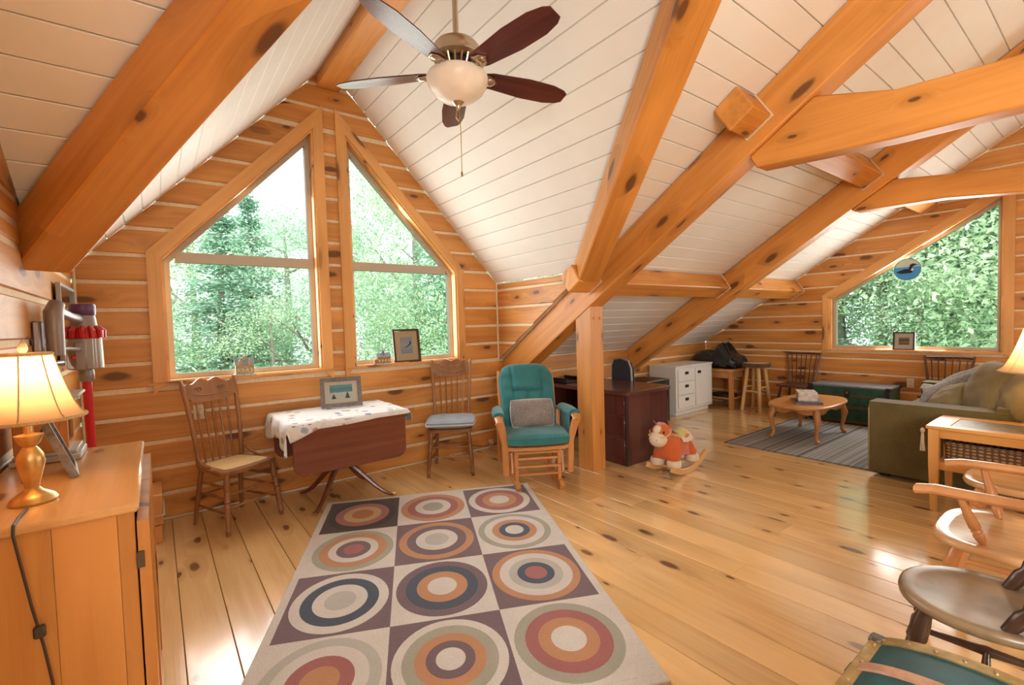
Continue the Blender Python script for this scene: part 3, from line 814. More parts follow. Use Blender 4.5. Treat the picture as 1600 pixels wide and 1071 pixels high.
IVORY = plain('ivory_plastic', (.72, .63, .45), rough=.4)
DARKP = plain('dark_handle', (.03, .03, .03), rough=.4, metal=.5)
PEWTER = plain('pewter_frame', (.16, .14, .13), rough=.4, metal=.3, noise=.3, nscale=60)
DKFRAME = plain('dark_frame', (.055, .03, .018), rough=.3)
MATW = plain('mat_board', (.72, .68, .58), rough=.9)
MATT = plain('mat_tan', (.60, .48, .30), rough=.9)

# ------------------------------------------------------------------ rug with squares and rings
rug = thing('patterned_rug', 'large rug of plum and cream squares with concentric ring discs', 'rug')
RO = Vector((1.07, 3.984, 0)); rux = (Vector((2.532, 3.154, 0))-RO); rw = rux.length; rux.normalize()
ruy = Vector((rux.y, -rux.x, 0))                 # towards the camera
rux = (rux-ruy*.075).normalized(); ang = math.atan2(rux.y, rux.x); rl = 2.41; rw = 1.69
rug.location = RO; rug.rotation_euler = (0, 0, ang)
def rugmat(n, c): return fabric('rug_'+n, c, tuple(x*.86 for x in c), scale=150, bump=.9)
RC = {'cream': rugmat('cream', (.64, .61, .57)), 'plum': rugmat('plum', (.165, .110, .130)), 'dark': rugmat('dark', (.05, .028, .030)), 'navy': rugmat('navy', (.055, .075, .115)),
      'sage': rugmat('sage', (.36, .36, .29)), 'peach': rugmat('peach', (.50, .25, .125)), 'rose': rugmat('rose', (.36, .125, .12)), 'tan': rugmat('tan', (.55, .36, .17)), 'rust': rugmat('rust', (.42, .16, .05)), 'grey': rugmat('grey', (.46, .46, .42)), 'black': rugmat('black', (.018, .016, .016))}
MB().prism([(0, -rl), (rw, -rl), (rw, 0), (0, 0)], .001, .010, .003).build('border', RC['cream'], rug)
NC = 3; mg = .045; cw = (rw-2*mg)/NC; ch_ = .58
RINGS = {(0, 0): ('dark', 'black rose tan rust'), (1, 0): ('cream', 'peach rose cream sage'), (2, 0): ('plum', 'cream rose peach cream'),
 (0, 1): ('cream', 'sage peach cream plum rose'), (1, 1): ('plum', 'peach plum cream grey'), (2, 1): ('cream', 'sage cream peach navy cream'),
 (0, 2): ('plum', 'cream navy cream grey'), (1, 2): ('cream', 'plum navy peach cream'), (2, 2): ('plum', 'peach cream grey navy rose'),
 (0, 3): ('cream', 'grey cream rose peach'), (1, 3): ('plum', 'cream sage peach plum cream'), (2, 3): ('cream', 'sage rose peach cream'),}
RFR = {4: (.93, .74, .52, .30), 5: (.94, .78, .58, .40, .24)}
for (i, j), (bgc, rings) in RINGS.items():
    x0 = mg+i*cw; y1 = -mg-j*ch_; y0 = max(-rl+mg, y1-ch_)
    c = MB().prism([(x0, y0), (x0+cw, y0), (x0+cw, y1), (x0, y1)], .008, .0115).build('square', RC[bgc], rug)
    rs = rings.split(); fr = RFR[len(rs)]; cx, cy = x0+cw/2, (y0+y1)/2
    for k, (nm, q) in enumerate(zip(rs, fr)):
        a_, b_ = cw/2*q, (y1-y0)/2*q
        MB().prism([(cx+a_*math.cos(2*PI*t/40), cy+b_*math.sin(2*PI*t/40)) for t in range(40)], .009, .0122+.0007*k, .0006).build('ring', RC[nm], c)

# ------------------------------------------------------------------ press-back chairs
def wavy(a, b, n, f): return [(a+(b-a)*i/n, f(i/n)) for i in range(n+1)]
def press_chair(label, loc, rz):
    t = thing('press_back_chair', label, 'chair', loc, rz, 'oak press-back chairs by the gable')
    sz = .455
    poly = [(-.19, -.205), (-.11, -.222), (.11, -.222), (.19, -.205), (.215, -.17), (.205, 0), (.175, .17), (.15, .195), (-.15, .195), (-.175, .17), (-.205, 0), (-.215, -.17)]
    s = MB().prism(poly, sz-.032, sz, .007).build('seat_frame', OAKM, t)
    MB().prism([(x*.80, y*.80) for x, y in poly], sz-.002, sz+.0035, .002).build('cane_panel', CANE, s)
    LP_ = [(0, .013), (.06, .016), (.08, .02), (.1, .014), (.2, .017), (.45, .021), (.5, .024), (.53, .017), (.56, .023), (.6, .018), (.68, .022), (.72, .016), (.75, .022), (.92, .019), (1, .016)]
    FL = {}; 
    for sx in (-1, 1):
        FL[sx, -1] = ((sx*.212, -.225, 0), (sx*.178, -.185, sz-.03)); FL[sx, 1] = ((sx*.182, .225, 0), (sx*.15, .165, sz-.03))
        MB().turned(*FL[sx, -1], LP_, 10).build('leg', OAKM, t)
        MB().turned(*FL[sx, 1], [(0, .014), (.5, .018), (1, .016)], 10).build('leg', OAKM, t)
    def at(k, z):
        a, b = FL[k]; q = z/(sz-.03); return Vector(a).lerp(Vector(b), q)
    SP = [(0, .006), (.15, .008), (.4, .010), (.45, .013), (.5, .009), (.55, .013), (.6, .010), (.85, .008), (1, .006)]
    for a, b, zs in (((-1, -1), (1, -1), (.19, .28)), ((-1, 1), (1, 1), (.22,)), ((-1, -1), (-1, 1), (.15, .25, .33)), ((1, -1), (1, 1), (.15, .25, .33))):
        for z in zs: MB().turned(at(a, z), at(b, z), SP, 8).build('stretcher', OAKM, t)
    # back posts, leaning
    def bp(sx, q): return Vector((sx*(.165+.035*q), .165+.03*q+.085*q*q, sz-.01+.64*q))
    for sx in (-1, 1):
        pts = [bp(sx, i/14) for i in range(15)]
        rr = [.017, .017, .015, .019, .014, .018, .0145, .0145, .015, .019, .014, .016, .016, .017, .010]
        MB().tube(pts, rr, 10).build('back_post', OAKM, t)
        # bent bracket from seat side to post
        MB().tube([(sx*.192, -.02, sz+.004), (sx*.198, .05, sz+.012), (sx*.19, .12, sz+.045), bp(sx, .17)], [.007, .009, .009, .006], 8).build('side_bracket', OAKM, t)
    n = 20; top = []; bot = []
    for i in range(n+1):
        u = i/n; x = -.185+.37*u; e = abs(u-.5)*2
        zt = .625-.035*e**2+.012*math.cos(u*PI*6)-.012*(e > .9); zb_ = .475-.02*(1-e*e)+.018*(e > .85)
        top.append((x, zt)); bot.append((x, zb_))
    mb = MB()
    def yb(z): q = z/.64; return .165+.03*q+.085*q*q
    vs = []; fs = []
    for dy in (-.011, .011):
        for k in range(n+1):
            x, z = bot[k]; vs.append((x, yb(z)+dy+.02*(1-(2*k/n-1)**2), sz+z)); x, z = top[k]; vs.append((x, yb(z)+dy+.02*(1-(2*k/n-1)**2), sz+z))
    o = 2*(n+1)
    for k in range(n):
        a = 2*k; fs += [(a, a+1, a+3, a+2), (o+a, o+a+2, o+a+3, o+a+1), (a+1, o+a+1, o+a+3, a+3), (a, a+2, o+a+2, o+a)]
    fs += [(0, o, o+1, 1), (2*n, 2*n+1, o+2*n+1, o+2*n)]
    cr = mb.add(vs, fs).build('crest_rail', OAKM, t)
    orn = MB()
    for sx in (-1, 1):
        pts = []
        for k in range(18):
            a = k/17*PI*2.6; rr = .030-.022*k/17; pts.append((sx*(.085+rr*math.cos(a)), yb(.55)+.004, sz+.553+rr*math.sin(a)*.8))
        orn.tube(pts, .0035, 6)
    orn.tube([(-.13, yb(.52)+.0, sz+.52), (-.05, yb(.5)+.003, sz+.505), (.05, yb(.5)+.003, sz+.505), (.13, yb(.52), sz+.52)], .0035, 6)
    orn.build('pressed_ornament', OAKM, cr)
    SPN = [(0, .006), (.1, .008), (.25, .006), (.3, .010), (.34, .006), (.5, .009), (.62, .006), (.66, .011), (.7, .007), (.78, .011), (.84, .006), (1, .006)]
    for i in range(5):
        u = -1+2*i/4; MB().turned((u*.105, .178, sz-.005), (u*.118, yb(.47)+.018*(1-u*u*.4), sz+.465), SPN, 8).build('spindle', OAKM, t)
    return t
press_chair('oak press-back chair with a bare cane seat, left of the drop-leaf table', (.44, 4.12, 0), 26)
press_chair('oak press-back chair with a blue-grey seat cushion, right of the drop-leaf table', (2.31, 4.08, 0), -34)
def pillow(mb, w, d, h, nx=18, ny=14, pw=.45, tuft=None, base=.25):
    def hh(x, y):
        e = max(0, (1-abs(x)**2.6))*max(0, (1-abs(y)**2.6)); v = h/2*(base+(1-base)*e**pw)
        if tuft: 
            for tx, ty in tuft: v -= h*.22*math.exp(-((x-tx)**2+(y-ty)**2)/.03)
        v += h*.035*e*(math.sin(7*x+4*y+2*math.sin(3*y))*.7+math.sin(13*y-5*x)*.4)
        return v
    def pos(u, v, s):
        x, y = 2*u-1, 2*v-1
        xx = x*(1-.06*(y*y)); yy = y*(1-.06*(x*x))
        return Vector((xx*w/2, yy*d/2, s*hh(x, y)))
    n0 = len(mb.v); mb.grid(lambda u, v: pos(u, v, 1), nx, ny); mb.grid(lambda u, v: pos(u, v, -1), nx, ny)
    # close the rim
    def rim():
        r = [(i, 0) for i in range(nx)]+[(nx-1, j) for j in range(1, ny)]+[(i, ny-1) for i in range(nx-2, -1, -1)]+[(0, j) for j in range(ny-2, 0, -1)]
        return [i*ny+j for i, j in r]
    q = rim(); k = len(q)
    for i in range(k):
        a, b = q[i], q[(i+1) % k]; mb.f.append((n0+a, n0+b, n0+nx*ny+b, n0+nx*ny+a))
    return mb
def piping(w, d, r=.006, z=0):
    pts = []
    for i in range(49):
        a = i/48*4; s = int(a) % 4; q = (a-int(a))*2-1
        x, y = [(q, -1), (1, q), (-q, 1), (-1, -q)][s]
        pts.append((x*(1-.06*y*y)*w/2, y*(1-.06*x*x)*d/2, z))
    return MB().tube(pts, r, 6, cap=False)
cu = thing('seat_cushion', 'tufted blue-grey cushion with white piping on the right oak chair', 'cushion', (2.30, 4.06, .500), -34)
pillow(MB(), .47, .46, .085, tuft=[(-.35, -.35), (.35, -.35), (-.35, .35), (.35, .35)], base=.45).build('pad', BLUEG, cu)
piping(.475, .465, .007, -.004).build('piping', PIPING, cu)
sk = MB(); 
for sx in (-1, 1): sk.tube([(sx*.19, .2, 0), (sx*.2, .23, -.01), (sx*.19, .235, -.05)], .004, 5)
sk.build('tie', BLUEG, cu)

# ------------------------------------------------------------------ drop-leaf table
t = thing('drop_leaf_table', 'mahogany drop-leaf table with sabre legs under a floral cloth', 'table', (1.215, 4.06, 0))
TZ = .738; tw, td = .95, .66
MB().prism(rrect(tw, td, .02), TZ-.02, TZ, .004).build('table_top', MAHOG, t)
def leaf(y, s):
    hw = .445; p = [(-hw, 0)]+arc(-hw+.07, -.30, .07, 180, 270, 6)+arc(hw-.07, -.30, .07, 270, 360, 6)+[(hw, 0)]
    p = [(-hw, .0)]+[(x, z) for x, z in arc(-hw+.08, -.305, .08, 180, 270, 6)]+[(x, z) for x, z in arc(hw-.08, -.305, .08, 270, 360, 6)]+[(hw, 0)]
    o = MB().prism(p, 0, .02, .004, mat=rotx(90)).build('drop_leaf', MAHOG, t, loc=(0, y, TZ-.004))
    return o
leaf(-td/2-.002, -1); leaf(td/2+.022, 1)
MB().box((0, 0, TZ-.065), (tw-.2, td-.16, .09), .004).build('apron', MAHOG, t)
MB().lathe([(.05, .26), (.055, .28), (.04, .31), (.032, .34), (.045, .40), (.055, .46), (.05, .52), (.03, .56), (.045, .60), (.06, .63), (.06, .65)], 16).build('pedestal', MAHOGZ, t)
for i, (fx, fy) in enumerate(((-.29, -.25), (.35, -.26), (-.25, .32), (.33, .33))):
    pts = []; rr = []
    for k in range(12):
        q = k/11; h = .30-.29*math.sin(q*PI/2)**1.25+.03*math.sin(q*PI)*.8
        pts.append((fx*(.10+.90*q), fy*(.10+.90*q), max(h, .016))); rr.append(.026-.012*q)
    lg = MB().tube(pts, rr, 8).build('leg', MAHOGZ, t)
    MB().tube([Vector(pts[-2]).lerp(Vector(pts[-1]), .3), Vector(pts[-1])+Vector((fx*.05, fy*.05, -.001))], [.0145, .0125], 8).build('foot_cap', BRASS, lg)
# tablecloth: draped sheet
CLOTH, nt, b = new_mat('floral_cloth')
tc = N(nt, 'ShaderNodeTexCoord').outputs['Object']
vo = N(nt, 'ShaderNodeTexVoronoi'); vo.inputs['Scale'].default_value = 11; L(nt, tc, vo.inputs['Vector'])
nz = N(nt, 'ShaderNodeTexNoise'); nz.inputs['Scale'].default_value = 26; nz.inputs['Detail'].default_value = 3; L(nt, tc, nz.inputs['Vector'])
spot = mth(nt, 'SUBTRACT', 1, smooth(nt, mth(nt, 'ADD', vo.outputs['Distance'], mth(nt, 'MULTIPLY', nz.outputs['Fac'], .5)), .50, .58))
sep = N(nt, 'ShaderNodeSeparateColor'); L(nt, vo.outputs['Color'], sep.inputs[0])
pal = ramp(nt, sep.outputs[0], [(0, (.42, .10, .12)), (.25, (.12, .18, .36)), (.5, (.16, .26, .16)), (.7, (.45, .18, .28)), (.85, (.25, .30, .45))], 'CONSTANT')
keep = smooth(nt, sep.outputs[1], .35, .42)
lace = mth(nt, 'MULTIPLY', smooth(nt, nz.outputs['Fac'], .52, .6), .25)
cc = mixc(nt, lace, (.74, .74, .72), (.42, .48, .58)); cc = mixc(nt, mth(nt, 'MULTIPLY', mth(nt, 'MULTIPLY', spot, keep), .8), cc, pal)
L(nt, cc, b.inputs['Base Color']); b.inputs['Roughness'].default_value = .9
cl = MB(); hx, hy = tw/2, td/2
def drape(u, v):
    x0 = -hx-.165-.03*math.sin(v*9); x1 = hx+.10+.02*math.sin(v*7); x = x0+(x1-x0)*u
    fr = .17*max(0, 1-u*3.2)+.035+.03*max(0, math.sin(u*5.5-.6))*.6
    y0 = -hy-fr; y1 = hy+.02; y = y0+(y1-y0)*v
    z = TZ+.006+.002*math.sin(x*31)*math.sin(y*27); ox = oy = 0
    if abs(x) > hx: e = abs(x)-hx; s = math.copysign(1, x); x = s*(hx+.006+.02*min(e, .05)/.05+.012*math.sin(y*22+1)*min(1, e/.08)); z -= e
    if y < -hy:
        e = -hy-y; y = -hy-.012-.03*min(e, .04)/.04-.006*math.sin(x*30)*min(1, e/.08); z -= e*(1 if abs(x) <= hx+.004 else .35)
    return Vector((x, y, z))
o = cl.grid(drape, 70, 44).build('tablecloth', CLOTH, sharp=80, loc=(1.215, 4.06, .001)); md = o.modifiers.new('s', 'SOLIDIFY'); md.thickness = .002
tag(o, 'white floral tablecloth draped over the drop-leaf table', 'tablecloth')

# ------------------------------------------------------------------ pictures
def art(name, cols, kind):
    m, nt, b = new_mat(name); tc = N(nt, 'ShaderNodeTexCoord').outputs['Generated']
    sp = N(nt, 'ShaderNodeSeparateXYZ'); L(nt, tc, sp.inputs[0]); nz = N(nt, 'ShaderNodeTexNoise'); nz.inputs['Scale'].default_value = 7; nz.inputs['Detail'].default_value = 5; L(nt, tc, nz.inputs['Vector'])
    y = mth(nt, 'ADD', sp.outputs[1], mth(nt, 'MULTIPLY', mth(nt, 'SUBTRACT', nz.outputs['Fac'], .5), .28 if kind != 'lake' else .14))
    c = ramp(nt, y, cols, 'LINEAR' if kind == 'soft' else 'CONSTANT'); L(nt, c, b.inputs['Base Color']); b.inputs['Roughness'].default_value = .35
    return m
ART_LAKE = art('print_lake', [(0, (.60, .66, .64)), (.30, (.62, .68, .66)), (.46, (.10, .33, .38)), (.56, (.06, .29, .35)), (.8, (.12, .40, .46))], 'lake')
ART_SEA = art('print_sky', [(0, (.24, .31, .40)), (.5, (.36, .43, .50)), (1, (.28, .36, .46))], 'soft')
ART_SEPIA = art('print_sepia', [(0, (.20, .11, .05)), (.4, (.34, .21, .10)), (.6, (.10, .06, .03)), (1, (.52, .40, .24))], 'soft')
ART_WALL = art('print_snow', [(0, (.55, .58, .60)), (.35, (.30, .36, .40)), (.6, (.10, .14, .14)), (.85, (.20, .26, .28)), (1, (.40, .46, .50))], 'soft')
def picture(name, label, loc, rz, w, h, fw_, fmat, mmat, amat, aw, ah, tilt=0, stand=False, cat='picture', base=True):
    "framed print standing on its bottom edge at loc, front towards local -y, leaning back by tilt degrees"
    t = thing(name, label, cat, loc, rz); RM = rotx(-tilt)
    def put(nm, mb, mat, par=t):
        mb.v = [RM @ v for v in mb.v]; return mb.build(nm, mat, par)
    mb = MB(); 
    q = [(-w/2, 0), (w/2, 0), (w/2, h), (-w/2, h)]; qi = [(-w/2+fw_, fw_), (w/2-fw_, fw_), (w/2-fw_, h-fw_), (-w/2+fw_, h-fw_)]
    frame_mesh(mb, q, qi, (0, 0, 0), (1, 0, 0), (0, 0, 1), (0, -1, 0), -.004, .016)
    fr = put('frame', mb, fmat)
    put('mat', MB().box((0, .003, h/2), (w-fw_, .004, h-fw_)), mmat)
    a = MB().box((0, 0, 0), (aw, ah, .002)); o = a.build('print', amat, t)
    o.matrix_basis = (RM @ rotx(90)).to_4x4(); o.location = RM @ Vector((0, .0005, h/2+.004))
    put('glass', MB().add([(-w/2+fw_, -.004, fw_), (w/2-fw_, -.004, fw_), (w/2-fw_, -.004, h-fw_), (-w/2+fw_, -.004, h-fw_)], [(0, 1, 2, 3)]), PANE)
    if stand:
        top = RM @ Vector((0, .008, h*.7)); 
        MB().add([top+Vector((-.03, 0, 0)), top+Vector((.03, 0, 0)), Vector((.045, h*.42+.01, .001)), Vector((-.045, h*.42+.01, .001)), top+Vector((-.03, .004, 0)), top+Vector((.03, .004, 0)), Vector((.045, h*.42+.015, .001)), Vector((-.045, h*.42+.015, .001))],
                 [(0, 1, 2, 3), (7, 6, 5, 4), (0, 4, 5, 1), (1, 5, 6, 2), (2, 6, 7, 3), (3, 7, 4, 0)]).build('easel_back', BLACK, t)
    return t
pf = picture('picture_frame', 'pewter-framed blue lake print standing on the tablecloth', (1.29, 4.20, TZ+.013), -12, .345, .265, .034, PEWTER, MATW, ART_LAKE, .19, .125, tilt=17, stand=True)
TREEG = plain('print_tree', (.04, .12, .08), rough=.8)
RMx = rotx(-17)
for sx, hh in ((-.065, .045), (.05, .06)):
    MB().add([RMx @ Vector(v) for v in ((sx-.02, -.0025, .075), (sx+.022, -.0025, .075), (sx, -.0025, .075+hh))], [(0, 1, 2)]).build('printed_tree', TREEG, pf)
bird = picture('picture_frame', 'cream-matted bird print in a dark frame on the sill of the right gable window', (2.07, D+.012, OZ0+.014), -4, .285, .345, .020, DKFRAME, MATT, ART_SEA, .13, .17, tilt=9, stand=False)
BK = plain('print_black', (.02, .02, .025), rough=.8)
RB = rotx(-9)
MB().tube([RB @ Vector(v) for v in ((-.03, -.0035, .155), (0, -.0035, .160), (.03, -.0035, .178), (.045, -.0035, .20), (.035, -.0035, .225))], [.001, .004, .006, .008, .001], 6).build('printed_bird', BK, bird)
picture('picture_frame', 'small sepia print in a brown frame on the far window sill', (XC-.012+.03, 1.765, wz0+.014), -90, .225, .235, .016, DKFRAME, MATW, ART_SEPIA, .11, .10, tilt=6)
picture('wall_picture', 'tall wintry print hanging on the left log wall behind the vacuum', (XL+.018, 3.92, 1.28), 90, .60, .47, .018, plain('pale_frame', (.40, .42, .42), rough=.4), ART_WALL, ART_WALL, .54, .42)

# ------------------------------------------------------------------ model houses on the sills
def model_house(label, loc, rz, w, d, h, wall, roof, two):
    t = thing('model_house', label, 'ornament', loc, rz)
    MB().box((0, 0, .008), (w+.03, d+.02, .016), .003).build('base', plain('snowy_base', (.55, .55, .48), rough=.8, noise=.2, nscale=50), t)
    MB().box((0, 0, .016+h*.3), (w, d, h*.6)).build('walls', wall, t)
    def gable(x0, x1, y0, y1, z0, z1, along):
        if along == 'x': return MB().add([(x0, y0, z0), (x1, y0, z0), (x1, y1, z0), (x0, y1, z0), (x0, (y0+y1)/2, z1), (x1, (y0+y1)/2, z1)], [(0, 3, 2, 1), (0, 1, 5, 4), (2, 3, 4, 5), (0, 4, 3), (1, 2, 5)])
        return MB().add([(x0, y0, z0), (x1, y0, z0), (x1, y1, z0), (x0, y1, z0), ((x0+x1)/2, y0, z1), ((x0+x1)/2, y1, z1)], [(0, 3, 2, 1), (0, 4, 5, 3), (1, 2, 5, 4), (0, 1, 4), (2, 3, 5)])
    gable(-w/2-.006, w/2+.006, -d/2-.006, d/2+.006, .016+h*.6, .016+h, 'x').build('roof', roof, t)
    if two:
        for sx in (-.27, .27): gable(w*sx-w*.16, w*sx+w*.16, -d/2-.012, 0, .016+h*.5, .016+h*.95, 'y').build('dormer', wall, t)
        MB().box((-.0, 0, .016+h*.98), (w*.16, d*.3, h*.38)).build('chimney', wall, t)
    else:
        MB().lathe([(.012, 0), (.012, .02), (.014, .022), (.010, .035), (.003, .045), (0, .05)], 8, (0, 0, .016+h*.9)).build('cupola', roof, t)
        MB().box((-w*.55, -.005, .016+h*.2), (w*.35, d*.8, h*.4)).build('side_wing', wall, t)
    for i in range(4):
        MB().box((-w*.36+w*.24*i, -d/2-.001, .016+h*.26), (w*.1, .004, h*.2)).build('window', plain('tiny_window', (.75, .62, .36), rough=.4), t)
    return t
WALLC = plain('model_brick', (.42, .22, .10), rough=.8, noise=.3, nscale=90); WALLC2 = plain('model_stone', (.50, .40, .25), rough=.8, noise=.3, nscale=90)
ROOFC = plain('model_roof', (.20, .22, .25), rough=.7, noise=.2, nscale=90)
model_house('little model house with two gables and a chimney on the left window sill', (.59, D+.002, OZ0+.012), 0, .135, .06, .13, WALLC2, ROOFC, True)
model_house('little brick model building with a cupola on the right window sill', (1.80, D+.002, OZ0+.012), 0, .13, .06, .10, WALLC, ROOFC, False)

# ------------------------------------------------------------------ round loon sun-catcher on the far pane
sc_ = thing('suncatcher', 'round loon sun-catcher hanging on the far raked window', 'ornament', (XC-.004+.03, 1.735, 1.985), -90)
def disc(poly, mat, nm, y, th=.004): return MB().prism(poly, -th/2, th/2, mat=rotx(90)).build(nm, mat, sc_, loc=(0, y, 0))
Rr = .135
circ = [(Rr*math.cos(2*PI*k/40), Rr*math.sin(2*PI*k/40)) for k in range(40)]
disc(circ, plain('sc_sky', (.55, .70, .62), rough=.2, trans=.0), 'sky_glass', 0)
lo = [(x, z) for x, z in circ if z <= .03]; lo.sort(key=lambda p: math.atan2(p[1]-.03, p[0]))
lo = arc(0, 0, Rr*.985, 180-13, 373, 26)
disc(lo, plain('sc_water', (.06, .36, .80), rough=.2), 'water_glass', -.004)
disc([(-.115, -.035), (-.05, -.05), (.04, -.048), (.06, -.03), (.045, -.005), (-.02, .008), (-.07, -.01)], BK, 'loon_body', -.008)
disc([(.012, -.0), (.05, -.005), (.052, .03), (.085, .05), (.118, .048), (.085, .062), (.055, .07), (.028, .055), (.022, .03)], BK, 'loon_head', -.0085)
disc([(.035, -.012), (.056, -.026), (.066, .0), (.05, .012)], WHITEP, 'loon_breast', -.011)
MB().tube([(Rr*math.cos(2*PI*k/40), 0, Rr*math.sin(2*PI*k/40)) for k in range(41)], .0045, 6, cap=False).build('rim', BLACK, sc_)
MB().tube([(0, 0, Rr), (0, 0, Rr+.03)], .002, 5).build('hook', CHROME, sc_)
# ------------------------------------------------------------------ green glider chair
t = thing('glider_chair', 'wooden glider chair with teal cushions beside the square post', 'chair', (2.72, 3.30, 0), -30)
W2 = .285
def at2(x, y, z): return Vector((x, y, z))
for sx in (-1, 1):
    # sled foot
    ft = MB().add([], [])
    poly = [(-.30, .0), (.30, 0), (.34, .035), (.32, .06), (.22, .07), (-.20, .07), (-.30, .075), (-.345, .05)]
    MB().prism(poly, -.02, .02, .004, mat=Matrix(((0, 0, 1), (1, 0, 0), (0, 1, 0))), o=(sx*.19, 0, .0)).build('sled_foot', HONEYX, t)
    for y in (-.20, .20):
        MB().box((sx*.19, y, .20), (.035, .05, .27), .006).build('base_upright', HONEY, t)
        MB().tube([(sx*.225, y+.02, .31), (sx*.225, y-.02, .14)], .012, 8, flat=.6).build('swing_link', HONEY, t)
    # arm support front, curved
    pts = [(sx*W2, -.235, .13), (sx*W2, -.25, .28), (sx*(W2+.005), -.255, .42), (sx*(W2+.03), -.275, .54), (sx*(W2+.05), -.285, .605)]
    MB().tube(pts, [.026, .030, .028, .034, .040], 8, flat=.62, upv=(1, 0, 0)).build('arm_support', HONEY, t)
    MB().tube([(sx*W2, .22, .13), (sx*W2, .24, .45), (sx*(W2+.01), .26, .60)], [.024, .026, .022], 8, flat=.6, upv=(1, 0, 0)).build('arm_support', HONEY, t)
    ap = MB().tube([(sx*(W2+.05), -.315, .605), (sx*(W2+.052), -.25, .635), (sx*(W2+.04), -.05, .632), (sx*(W2+.025), .15, .625), (sx*(W2+.01), .27, .62)], [.030, .040, .038, .034, .028], 10, flat=.45, upv=(1, 0, 0)).build('armrest', HONEYX, t)
    MB().tube([(sx*(W2+.048), -.235, .645), (sx*(W2+.04), -.05, .645), (sx*(W2+.025), .14, .64)], [.050, .056, .050], 12, flat=.75, upv=(1, 0, 0)).build('arm_pad', TEAL, ap)
    MB().grid(lambda u, v, sx=sx: Vector((sx*(W2+.012+.006*math.sin(u*9)), -.20+.36*u, .43+.19*v)), 12, 6).build('arm_pocket', TEAL, ap)
    # back post
    MB().tube([(sx*.245, .20, .30), (sx*.255, .27, .55), (sx*.262, .36, .82), (sx*.262, .41, .975)], [.022, .024, .022, .017], 8, flat=.7, upv=(1, 0, 0)).build('back_post', HONEY, t)
for y, z, r_ in ((-.20, .12, .013), (-.20, .26, .015), (.20, .12, .013), (.20, .26, .015), (-.24, .20, .013), (0, .07, .015), (-.215, .315, .016)):
    MB().box((0, y, z), (.40, .03, .022), .004).build('cross_bar', HONEYX, t)
sp_ = [(-.27, -.26), (-.22, -.305), (0, -.325), (.22, -.305), (.27, -.26), (.265, .22), (-.265, .22)]
MB().prism(sp_, .355, .385, .006).build('seat_frame', HONEYX, t)
mb = pillow(MB(), .57, .57, .125, 22, 20, pw=.42, base=.40)
mb.v = [Vector((v.x*(1+.03*math.cos(v.y*9)), v.y, v.z+.012*math.sin(v.x*40)*0)) for v in mb.v]
sc2 = mb.build('seat_cushion', TEAL, t, loc=(0, -.05, .44))
# back cushion: channelled, leaning, with a bolster at the head
def backc(s):
    def fn(u, v):
        x = (2*u-1); z = v
        w = .245+.035*v-.05*max(0, v-.86)/.14*abs(x)**3
        cen = .385+.02
        y = .125+.30*v*1.0+.02*v*v
        e = max(0, 1-abs(x)**4)*max(0, 1-abs(2*v-1)**8); th = .05*e**.4+.006
        if abs(x) < .52: th += .012*e*(1 if v > .58 else .2)
        for gx in (-.52, .52, 0 if v < .55 else 9): th -= .016*math.exp(-((x-gx)/.05)**2)*e
        th -= .030*math.exp(-((v-.56-.05*x*x)/.022)**2)*(abs(x) < .55)*e
        th += .006*math.sin(v*34+x*3)*e*(.4 if abs(x) < .5 else 1)
        zz = .45+.585*v-.055*abs(x)**3*(v > .5)*(v-.5)*2
        return Vector((x*w, y-s*th*.9, zz+s*th*.35))
    return fn
mb = MB(); mb.grid(backc(1), 40, 40); n0 = len(mb.v); mb.grid(backc(-1), 40, 40)
rim = [(i, 0) for i in range(40)]+[(39, j) for j in range(1, 40)]+[(i, 39) for i in range(38, -1, -1)]+[(0, j) for j in range(38, 0, -1)]
q = [i*40+j for i, j in rim]
for i in range(len(q)): a, b = q[i], q[(i+1) % len(q)]; mb.f.append((a, b, n0+b, n0+a))
mb.build('back_cushion', TEAL, t, sharp=70)
pl_ = thing('throw_pillow', 'grey pillow with white piping resting on the teal glider', 'pillow', (2.735, 3.325, .615), -30)
M_ = rotx(68)
mb = pillow(MB(), .40, .255, .11, 18, 14, pw=.55, base=.12); mb.v = [M_ @ v for v in mb.v]; mb.build('body', GREYC, pl_)
mb = piping(.402, .257, .005); mb.v = [M_ @ v for v in mb.v]; mb.build('piping', PIPING, pl_)

# ------------------------------------------------------------------ desk and things under the eave
t = thing('office_desk', 'dark mahogany office desk behind the square post', 'desk', (3.97, 3.62, 0))
DESK = wood('desk_wood', (.105, .032, .024), (.06, .018, .014), rough=.2, knots=0, vary=0, grain=.6, axis='Z')
DESKT = wood('desk_top_wood', (.115, .042, .030), (.07, .022, .016), rough=.18, knots=0, vary=0, grain=.6, axis='Y')
MB().prism([(x, y) for x, y in rrect(.74, 1.40, .07, 6)], .705, .742, .01).build('desk_top', DESKT, t)
MB().box((0, -.44, .35), (.66, .42, .70), .004).build('pedestal', DESK, t)
MB().tube([(-.33, -.652, 0.01), (-.33, -.652, .70)], .016, 8).build('corner_post', plain('dark_metal_strip', (.07, .06, .055), rough=.25, metal=.6), t)
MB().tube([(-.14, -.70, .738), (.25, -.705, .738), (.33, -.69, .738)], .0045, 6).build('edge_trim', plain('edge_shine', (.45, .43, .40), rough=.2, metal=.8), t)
MB().box((0, .56, .35), (.62, .04, .70), .004).build('end_panel', DESK, t)
MB().box((.24, .06, .42), (.03, .95, .50), .003).build('modesty_panel', DESK, t)
for y in (-.30, ):
    for z in (.17, .40, .60): MB().box((-.334, -.44, z), (.012, .38, .19), .004).build('drawer_front', DESK, t)
o = thing('desk_tray', 'black letter tray lying at the far end of the desk', 'tray', (3.83, 4.02, .743), 0)
MB().box((0, 0, .008), (.26, .30, .012), .003).build('tray_bottom', BLACK, o)
